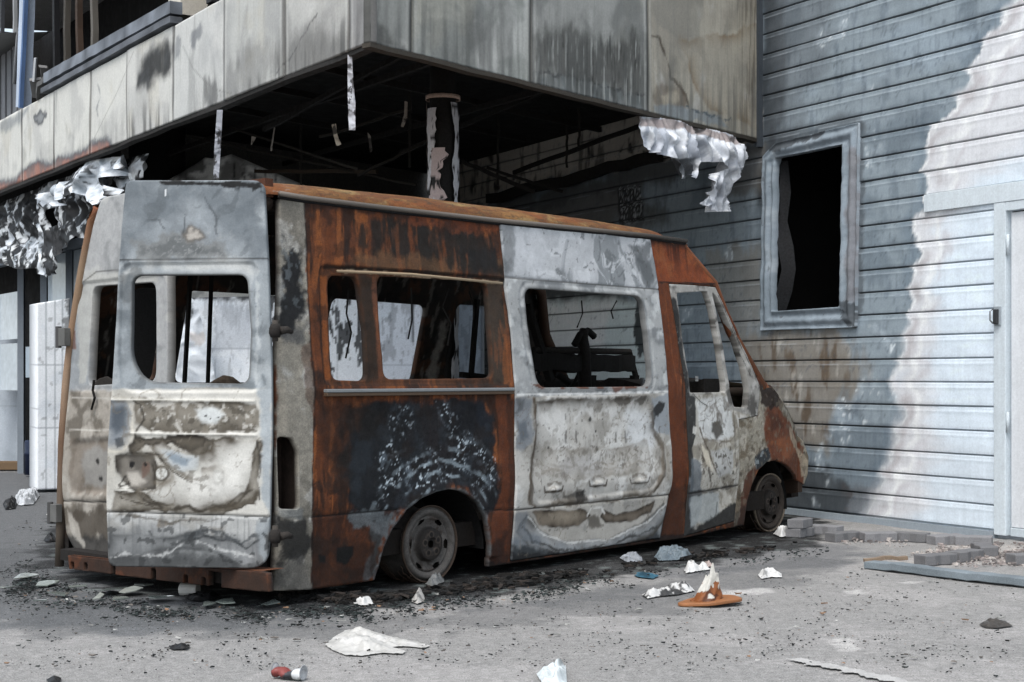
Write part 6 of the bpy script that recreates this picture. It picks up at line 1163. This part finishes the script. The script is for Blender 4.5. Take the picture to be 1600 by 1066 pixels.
q = MB(); x, y, _ = at(57, 700, 16.6); q.ring((x, y, .02), (0, 0, 1), [(.001, 0), (.13, 0), (.13, .22), (.14, .23), (.13, .25), (.13, .36), (.12, .38), (.001, .38)], c(22, 34, 58), 28); tag(q.build("barrel", MT['plastic'], smooth=True, vary=.2), "small blue plastic barrel in the dark doorway at far left", "barrel")
q = MB(); x, y, _ = at(6, 745, 17.6); q.box((x-.4, y-.1, .012), (x+.35, y+.1, .11), c(112, 92, 70)); tag(q.build("wood_block", MT['stone'], vary=.3, bevel=.008), "short brown timber block lying under the grey white board", "timber")
# ---- torn foil lining
def foilp(M_, dark, seed):
    def f(x, z):
        P = Paint(x, z, M_, seed); P.fill(c(206, 212, 218)); P.noise(c(150, 160, 168), 4, -.05, .35, .8, warp=.1); P.noise(c(20, 20, 21), 2.6, dark, dark+.12, .97, warp=.25); P.noise(c(36, 38, 40), 7, .3, .4, .8); P.noise(c(226, 230, 232), 5, .2, .4, .8); return P.done()
    return f
hang("foil_lining", FL, -.25, [(-90, 345), (0, 300), (60, 275), (110, 262), (186, 236), (188, 272), (176, 285), (182, 300), (160, 318), (168, 345), (140, 338), (128, 360), (112, 345), (100, 372), (80, 366), (62, 392), (52, 425), (38, 432), (22, 418), (0, 420), (-60, 400)],
     [[(96, 330), (108, 318), (112, 340), (100, 348)], [(128, 322), (138, 312), (140, 330), (130, 334)], [(40, 330), (56, 322), (58, 350), (44, 356)]], foilp(FL, -.30, 21), MT['foil'], 11, .08, 2.6, .014, "white and black ragged foil lining hanging over the shopfront", "foil")
hang("foil_lining", FL, -.10, [(108, 268), (130, 250), (172, 240), (180, 262), (150, 280), (168, 300), (140, 320), (120, 300), (98, 312), (74, 322), (66, 305), (86, 290)], [], foilp(FL, -.02, 23), MT['foil'], 14, .13, 2.4, .014, "bright crumpled foil wad just under the left fascia edge", "foil")
def fr_paint(x, z):
    P = Paint(x, z, FR, 25); P.fill(c(206, 210, 216)); P.noise(c(162, 168, 178), 5, -.1, .3, .85, st=(1.6, .6)); P.noise(c(226, 229, 232), 6, .1, .4, .8, st=(1.6, .6)); P.poly(c(120, 106, 100), [(1002, 182), (1040, 186), (1152, 215), (1150, 228), (1060, 205), (1004, 198)], .012, .02, 8, .8); P.poly(c(54, 58, 62), [(1045, 250), (1076, 248), (1078, 262), (1060, 290), (1046, 270)], .02, .02, 9, .9); P.poly(c(120, 124, 130), [(1100, 290), (1140, 285), (1135, 305), (1100, 310)], .03, .02, 8, .6)
    for u, v in ((1064, 221), (1080, 226)):
        k, zz = FR(u, v); P.mix(c(20, 20, 20), sstep(.016, .01, np.hypot(x-k, z-zz)))
    return P.done()
hang("foil_sheet", FR, -.02, [(1002, 181), (1030, 184), (1090, 198), (1150, 213), (1149, 224), (1162, 231), (1152, 255), (1142, 276), (1137, 288), (1142, 300), (1140, 322), (1133, 331), (1112, 331), (1086, 319), (1092, 312), (1106, 300), (1108, 285), (1106, 274), (1122, 264), (1112, 255), (1094, 252), (1078, 254), (1074, 282), (1066, 272), (1060, 281), (1049, 281), (1046, 258), (1040, 250), (1018, 238), (1008, 228), (1002, 208)], [], fr_paint, MT['foil'], 31, .12, 3.6, .009, "torn silver foil sheet dangling from the right end of the upper storey", "foil", st=(1.5, .5))
hang("foil_strip", FR, .03, [(1152, 234), (1162, 229), (1154, 262), (1139, 288), (1134, 278)], [], c(200, 206, 212), MT['foil'], 35, .02, 6, .008, "narrow pale foil strip hanging beside the large foil sheet", "foil")
# ---- strips dangling in the bay
def strip(px, Y, col, label, seed):
    a = at(px[0][0], 300, Y); Wl = Wall(a[:2], (1, .2))
    def p(x, z): P = Paint(x, z, None, seed); P.fill(c(*col)); P.noise(c(38, 36, 36), 9, .12, .22, .9); return P.done()
    hang("hanging_strip", Wl, 0, px, [], p, MT['plain'], seed, .015, 8, .006, label, "strip", "burnt strips dangling in the bay")
strip([(543, 86), (550, 88), (552, 130), (555, 160), (555, 204), (545, 204), (543, 150)], 9.0, (176, 178, 184), "longest white strip hanging from the corner of the upper storey", 3)
strip([(339, 172), (348, 172), (345, 230), (342, 279), (333, 279), (335, 230)], 10.6, (150, 154, 162), "straight grey speckled strip reaching down to the roof of the van's open door", 4)
strip([(518, 195), (525, 193), (527, 210), (533, 226), (526, 229), (521, 212)], 10.5, (186, 176, 160), "short cream strip bent to the right, hanging in mid bay", 5)
strip([(632, 157), (637, 160), (636, 185), (630, 200), (626, 198), (631, 180)], 10.8, (140, 134, 126), "short dull strip hanging just left of the column", 6)
strip([(574, 206), (579, 212), (582, 236), (578, 240), (576, 222)], 11, (130, 126, 120), "thin crooked strip hanging between the cream strip and the column", 7)
strip([(428, 198), (430, 200), (425, 236), (422, 236)], 11.5, (140, 136, 130), "hair thin curved strip hanging at the left of the bay", 8)
strip([(393, 213), (400, 215), (397, 222), (392, 228)], 11.5, (150, 144, 136), "tiny pale scrap hanging above the partition", 9)
# ---- paving blocks, plank
def paver(u, v, zb, rot, label):
    x, y, _ = gnd(u, v); b = MB(); a, w_, h_ = .115, .056, .062
    O = [(-a, -w_), (-a*.45, -w_*1.18), (0, -w_*.86), (a*.45, -w_*1.18), (a, -w_), (a*1.03, 0), (a, w_), (a*.45, w_*.82), (0, w_*1.14), (-a*.45, w_*.82), (-a, w_), (-a*.97, 0)]; n = len(O)
    V = [(px, py, z) for z in (0, h_) for px, py in O]; b.add(V, [tuple(range(n))[::-1], tuple(range(n, 2*n))]+[(i, (i+1) % n, (i+1) % n+n, i+n) for i in range(n)], c(126, 126, 128, .8)*(1+.2*math.sin(u)))
    o = b.build("paving_block", MT['stone'], vary=.25, bevel=.006); o.location = (x, y, zb+ground_z(x, y)); o.rotation_euler = (.02*math.sin(u), .02*math.cos(u*2), math.radians(rot*2.2)); tag(o, label, "paving block", "loose concrete paving blocks by the wall")
for a in ((1250, 838, 0, 24, "dark paving block on the ground beside the front wheel, under a second one"), (1250, 838, .063, 28, "paving block on top of another, beside the front wheel"), (1290, 834, .0, -18, "paving block at the back, just right of the stacked pair"), (1318, 845, 0, 12, "paving block in the front row, second to the right of the wheel"), (1372, 846, 0, 4, "paving block in the front row, left of the wall's foot stain"), (1424, 846, 0, -14, "small gap paving block, right end of the front row"), (1478, 850, 0, 8, "paving block closest to the wall, behind the zigzag trio"), (1522, 852, 0, -10, "paving block nearest the white door post"), (1462, 882, 0, 10, "left block of the zigzag trio nearest the plank"), (1507, 876, 0, 16, "middle block of the zigzag trio nearest the plank"), (1538, 866, 0, 40, "rear right block of the zigzag trio"), (1606, 882, 0, 6, "paving block cut off by the right edge of the photo")): paver(*a)
b = MB(); p = gnd(1358, 889); q_ = gnd(1700, 929); b.bar((p[0], p[1], .03), (q_[0], q_[1], .028), .10, .04, c(124, 134, 140, .8), segs=20, jit=.002, seed=2)
tag(b.build("plank", MT['stone'], vary=.3, bevel=.004), "long grey weathered plank lying on the asphalt at the right", "plank")
b = MB(); p = gnd(1356, 886); b.bar((p[0]-.03, p[1]+.01, .035), (p[0]+.22, p[1]+.0, .062), .05, .02, c(140, 122, 104, .8), segs=6, jit=.006, seed=3); tag(b.build("splinter", MT['stone'], vary=.4), "pale broken splinter lying on the left end of the plank", "splinter")
# ---- litter
def bagp(x, y): P = Paint(x, y, None, 61); P.fill(c(206, 205, 201, .76)); P.noise(c(182, 181, 177, .76), 9, -.1, .4, .8, st=(1.6, .8)); P.noise(c(218, 217, 214, .78), 14, .1, .4, .7); P.line(c(140, 138, 132, .8), [gnd(560, 985)[:2], gnd(590, 1003)[:2], gnd(625, 1012)[:2]], .004, .7, .004); return P.done()
crumple("plastic_bag", [(508, 1010), (524, 996), (540, 986), (560, 983), (590, 990), (615, 998), (648, 1004), (672, 1010), (664, 1014), (636, 1012), (612, 1013), (634, 1020), (628, 1024), (596, 1023), (566, 1028), (540, 1027), (520, 1019)], .055, bagp, MT['plastic'], 62, 7, "flattened translucent white plastic bag lying on the asphalt", "plastic bag", h=.008, env=.12)
# crushed can
def can():
    root = thing("drink_can", (*gnd(452, 1062)[:2], 0), "crushed red and dark drink can at the bottom edge", "can", math.radians(-24)); n, m_ = 28, 24; V = []; C_ = []
    for j in range(m_+1):
        t = j/m_; 
        for i in range(n):
            a = 2*math.pi*i/n; r = .032*(1-.30*math.exp(-((t-.55)/.14)**2)*(1+math.cos(a-1))-.2*math.exp(-((t-.2)/.1)**2)*(1+math.cos(a+2)))*(1+.06*math.sin(3*a+9*t)) ; r *= .86 if t < .06 or t > .94 else 1
            V.append((-.06+.12*t, r*math.cos(a), .030+r*.62*math.sin(a)-.006)); C_.append(c(138, 70, 66, .8) if t < .46+.12*math.sin(a) else (c(58, 60, 64) if t < .72 else c(196, 198, 200)))
    F_ = [(j*n+i, j*n+(i+1) % n, (j+1)*n+(i+1) % n, (j+1)*n+i) for j in range(m_) for i in range(n)]
    mesh("can_body", V, F_, MT['plastic'], root, C_, True, True)
    for t, z in ((-.0602, 0), (.0602, 1)): 
        q = MB(); q.ring((t, 0, .030), (1 if z else -1, 0, 0), [(.001, -.004), (.022, -.004), (.0265, .002), (.028, 0)], c(170, 172, 174), 24); q.build("can_end", MT['plastic'], root, True, True)
can()
# torn cone on its square base
def cone():
    x, y, _ = gnd(1106, 946); root = thing("torn_cone", (x, y, 0), "torn white and brown cone standing on a flat orange brown base", "cone")
    b = MB(); O = rnd_poly([(-.165, -.05), (.03, -.115), (.175, -.03), (.14, .10), (-.07, .12)], .05, 4); n = len(O); V = [(px, py, z+.010*math.sin(px*12)+.012) for z in (.0, .016) for px, py in O]; b.add(V, [tuple(range(n))[::-1], tuple(range(n, 2*n))]+[(i, (i+1) % n, (i+1) % n+n, i+n) for i in range(n)], c(160, 108, 70, .75)); b.build("base", MT['plastic'], root, True, vary=.3, bevel=.004)
    n, m_ = 48, 34; V = []; C_ = []; F_ = []
    for j in range(m_+1):
        t = j/m_
        for i in range(n+1):
            a = -2.9+4.4*i/n; top = .20-.12*abs(math.sin((a+1.5)*.6))**.9+.012*math.sin(a*7)+.006*math.sin(a*17); z = .024+t*(top-.02); r = .036+.048*(1-t)**1.3
            r *= 1+.12*math.sin(a*3+t*4)+.05*math.sin(a*8-t*9); V.append((r*math.cos(a)-.012+.030*t, r*.8*math.sin(a), z))
            k = pnoise(np.array([a*1.6]), np.array([t*3.4]), 8)[0]; C_.append(c(206, 204, 196, .8) if (t > .50+.6*k and a < -.6) or t > .86+.2*k else (c(142, 86, 48, .75) if k > -.12 else c(98, 58, 36, .75)))
    for j in range(m_):
        for i in range(n): F_.append((j*(n+1)+i, j*(n+1)+i+1, (j+1)*(n+1)+i+1, (j+1)*(n+1)+i))
    o = mesh("cone_shell", V, F_, MT['plastic'], root, C_, True, True); s = o.modifiers.new("thick", 'SOLIDIFY'); s.thickness = .003
cone()
GREY, WHT, BLKS = c(96, 102, 108, .7), c(214, 214, 212, .8), c(34, 34, 35, .8)
def two(a, b_, f, seed): return lambda x, y: Paint(x, y, None, seed).fill(a).noise(b_, f, 0, .2, .95, warp=.05).done()
crumple("burnt_rag", [(1003, 932), (1012, 924), (1030, 926), (1050, 916), (1078, 917), (1086, 925), (1060, 931), (1030, 934), (1012, 937)], .05, two(WHT, BLKS, 9, 3), MT['plastic'], 63, 12, "black and white charred rag lying just left of the torn cone", "rag", h=.008, env=.04)
crumple("plastic_scrap", [(990, 900), (1004, 897), (1030, 902), (1020, 907), (996, 904)], .02, c(62, 110, 132, .7), MT['plastic'], 64, 14, "small turquoise blue plastic scrap on the asphalt", "scrap", h=.006, env=.02)
LG = "crumpled wrappers and scraps dropped around the van"
for px, hm, cl, sd_, lb in (
    ([(1022, 872), (1034, 864), (1060, 862), (1082, 868), (1080, 876), (1050, 878), (1030, 879)], .06, c(110, 122, 130, .8), 70, "large crumpled grey plastic wrapper against the sliding door sill"),
    ([(968, 874), (985, 868), (1003, 872), (1004, 879), (980, 881)], .045, c(150, 154, 160, .8), 71, "pale lilac crumpled wrapper left of the large grey wrapper"),
    ([(1068, 893), (1078, 886), (1100, 888), (1112, 892), (1090, 895), (1072, 897)], .06, WHT, 72, "white torn wrapper with a curled end above the torn cone"),
    ([(1184, 900), (1196, 895), (1221, 898), (1222, 903), (1204, 903), (1190, 906)], .05, WHT, 73, "white crumpled paper to the right of the torn cone"),
    ([(1208, 836), (1222, 829), (1234, 831), (1236, 838), (1220, 841)], .08, WHT, 74, "white crumpled paper at the foot of the front wheel"),
    ([(552, 945), (562, 938), (580, 938), (585, 946), (566, 949)], .05, WHT, 75, "white crumpled paper below the rear quarter, left of the rear wheel"),
    ([(642, 942), (650, 930), (662, 930), (664, 942), (652, 946)], .06, c(176, 174, 170, .8), 76, "grey white crumpled paper in front of the rear wheel"),
    ([(1096, 885), (1108, 881), (1116, 885), (1106, 889)], .04, c(186, 170, 164, .8), 77, "small pinkish scrap right of the large grey wrapper"),
    ([(72, 806), (90, 800), (100, 806), (88, 812)], .07, WHT, 78, "white paper scrap lying left of the van's rear corner"),
    ([(20, 784), (45, 770), (62, 776), (52, 790), (30, 792)], .10, c(200, 204, 208, .8), 79, "white crumpled sheet near the foot of the tall white board pack"),
    ([(4, 790), (18, 782), (28, 786), (24, 796), (8, 797)], .08, BLKS, 80, "black crumpled lump at the left edge of the photo"),
    ([(68, 845), (74, 840), (86, 840), (86, 847), (72, 848)], .05, BLKS, 81, "small black lump left of the rear bumper"),
    ([(262, 1014), (276, 1009), (298, 1012), (292, 1018), (270, 1018)], .03, BLKS, 82, "flat black charred scrap on the asphalt at the lower left"),
    ([(1530, 978), (1545, 970), (1570, 974), (1584, 980), (1560, 983), (1540, 982)], .03, c(70, 66, 62, .8), 83, "tangle of dark twigs on the asphalt at the lower right"),
    ([(838, 1056), (850, 1050), (884, 1043), (886, 1072), (850, 1075)], .07, c(206, 214, 216, .85), 84, "pale blue white torn cup cut off by the bottom edge"),
    ([(72, 1066), (84, 1060), (96, 1062), (94, 1070), (78, 1072)], .03, BLKS, 85, "black scrap at the bottom left edge of the photo"),
    ([(286, 934), (300, 924), (318, 928), (345, 934), (330, 941), (300, 942)], .03, BLKS, 86, "black charred sheet lying in front of the bumper"),
    ([(664, 916), (680, 908), (694, 906), (694, 912), (676, 920)], .06, c(120, 122, 122, .8), 87, "grey strip of debris leaning at the rear wheel rim")):
    crumple("wrapper" if cl is not BLKS else "charred_scrap", px, hm, cl, MT['plastic'], sd_, 9, lb, "wrapper" if cl is not BLKS else "scrap", LG, h=.0045, env=.03)
b = MB(); x, y, _ = gnd(296, 932); b.tube([(x-.045, y+.01, .035), (x+.045, y-.01, .035)], .032, c(206, 206, 202, .8), 14); tag(b.build("paper_roll", MT['plastic'], vary=.2), "small white roll lying before the bumper", "roll")
# flat plates of broken glass at the lower left
rg = np.random.RandomState(12)
shards = [(36, 906, 24), (74, 917, 20), (165, 928, 30), (205, 930, 20), (120, 921, 14), (90, 933, 18), (145, 938, 22), (250, 941, 26), (60, 945, 12), (225, 918, 14), (190, 945, 16), (320, 950, 22), (12, 925, 14), (360, 944, 24), (420, 948, 20)]
for i, (u, v, wpx) in enumerate(shards):
    x, y, _ = gnd(u, v); s = wpx/FPX*y; n = rg.randint(5, 8); an = np.sort(rg.rand(n)*2*math.pi); rr = s*(.6+.5*rg.rand(n)); b = MB(); O = [(r*math.cos(a), r*1.3*math.sin(a)) for r, a in zip(rr, an)]; t1, t2 = rg.randn(2)*.05; z0 = .012+rg.rand()*.015
    V = [(px, py, z0+t1*px+t2*py+z) for z in (0, .005) for px, py in O]; cl = c(*[(176, 182, 176), (150, 160, 154), (120, 128, 124)][i % 3], .7); b.add(V, [tuple(range(n))[::-1], tuple(range(n, 2*n))]+[(k, (k+1) % n, (k+1) % n+n, k+n) for k in range(n)], cl)
    o = b.build("glass_shard", MT['glass'], vary=.1); o.location = (x, y, 0); tag(o, "flat pale shard of broken glass on the ash behind the van", "glass shard", "shards of glass behind the van")
# crumbs: broken glass, grit and white ash flakes nobody could count
def crumbs(name, label, n, regions, size, cols, seed, flat=.35):
    rg = np.random.RandomState(seed); V = []; F_ = []; C_ = []; polys = []
    for R_, k in regions: polys += [R_]*k
    P_ = []
    while len(P_) < n:
        R_ = polys[rg.randint(len(polys))]; R_ = np.array(R_, float); u = rg.uniform(R_[:, 0].min(), R_[:, 0].max(), 400); v = rg.uniform(R_[:, 1].min(), R_[:, 1].max(), 400); d = psdf(u, v, R_); cl = fbm(u/60., v/22., 1.0, 3, seed); keep = (d < 0) & (cl > rg.rand(400)*.7-.35) & (rg.rand(400) < np.clip(-d/30, .05, 1)**1.6); P_ += list(zip(u[keep][:60], v[keep][:60]))
    for u, v in P_[:n]:
        x, y, _ = gnd(u, v); s = size[0]*(size[1]/size[0])**(rg.rand()**2.2); a = rg.rand()*6.28; z = ground_z_fast(x, y); k = rg.randint(4, 6); an = np.sort(rg.rand(k)*6.28); i0 = len(V); t = rg.randn(2)*.3
        for zz in (0, 1):
            for q in an: px, py = s*math.cos(q)*(.7+.6*rg.rand()), s*math.sin(q)*(.6+.5*rg.rand()); V.append((x+px, y+py, z+.002+zz*s*flat+abs(t[0]*px+t[1]*py)))
        F_ += [tuple(range(i0+k, i0+2*k))]+[(i0+j, i0+(j+1) % k, i0+k+(j+1) % k, i0+k+j) for j in range(k)]; C_ += [cols[rg.randint(len(cols))]]*(2*k)
    o = mesh(name, V, F_, MT['stone'], None, C_, False); tag(o, label, "debris", kind="stuff")
ground_z_fast = lambda x, y: 0.004
R1 = [(40, 870), (180, 925), (330, 945), (600, 930), (760, 915), (900, 895), (1090, 875), (1250, 855), (1310, 842), (1300, 870), (1180, 895), (1020, 915), (860, 950), (680, 970), (560, 985), (430, 990), (250, 985), (0, 950), (-20, 890)]
R2 = [(0, 760), (90, 780), (95, 900), (200, 950), (480, 975), (640, 960), (1000, 920), (1400, 870), (1600, 900), (1600, 1066), (0, 1066)]
crumbs("glass_crumbs", "dark green crumbs of shattered safety glass strewn round the van", 5200, [(R1, 1)], (.003, .013), [c(30, 36, 36, .8), c(22, 22, 22, .8), c(50, 58, 57, .8), c(38, 40, 40, .8), c(70, 78, 77, .8)], 5, .5)
crumbs("ash_flakes", "small white and grey flakes of ash and paint on the ground", 600, [(R1, 4), (R2, 1)], (.003, .018), [c(196, 196, 192, .8), c(160, 160, 156, .8), c(128, 122, 116, .8), c(150, 120, 96, .8)], 6, .3)
crumbs("gravel", "pinkish white chips of broken plaster among the paving blocks", 1200, [([(1420, 868), (1470, 850), (1600, 848), (1660, 870), (1620, 890), (1520, 892), (1440, 890)], 3), ([(1300, 840), (1440, 842), (1420, 858), (1320, 858)], 1)], (.005, .022), [c(196, 188, 182, .8), c(160, 150, 146, .8), c(120, 114, 112, .8)], 7, .7)
crumbs("charred_debris", "black lumps of charred debris heaped along the van's sill", 2400, [([(430, 925), (600, 930), (760, 905), (1000, 880), (1240, 845), (1250, 855), (1040, 890), (800, 922), (600, 948), (440, 945)], 1)], (.007, .038), [c(24, 24, 24, .8), c(34, 32, 30, .8), c(52, 46, 42, .8), c(16, 16, 16, .8)], 9, .45)
crumbs("grit", "fine dark grit and crumbs scattered over the open asphalt", 2200, [(R2, 1)], (.0025, .009), [c(40, 44, 44, .8), c(26, 26, 26, .8), c(70, 74, 72, .8), c(96, 92, 88, .8)], 15, .6)
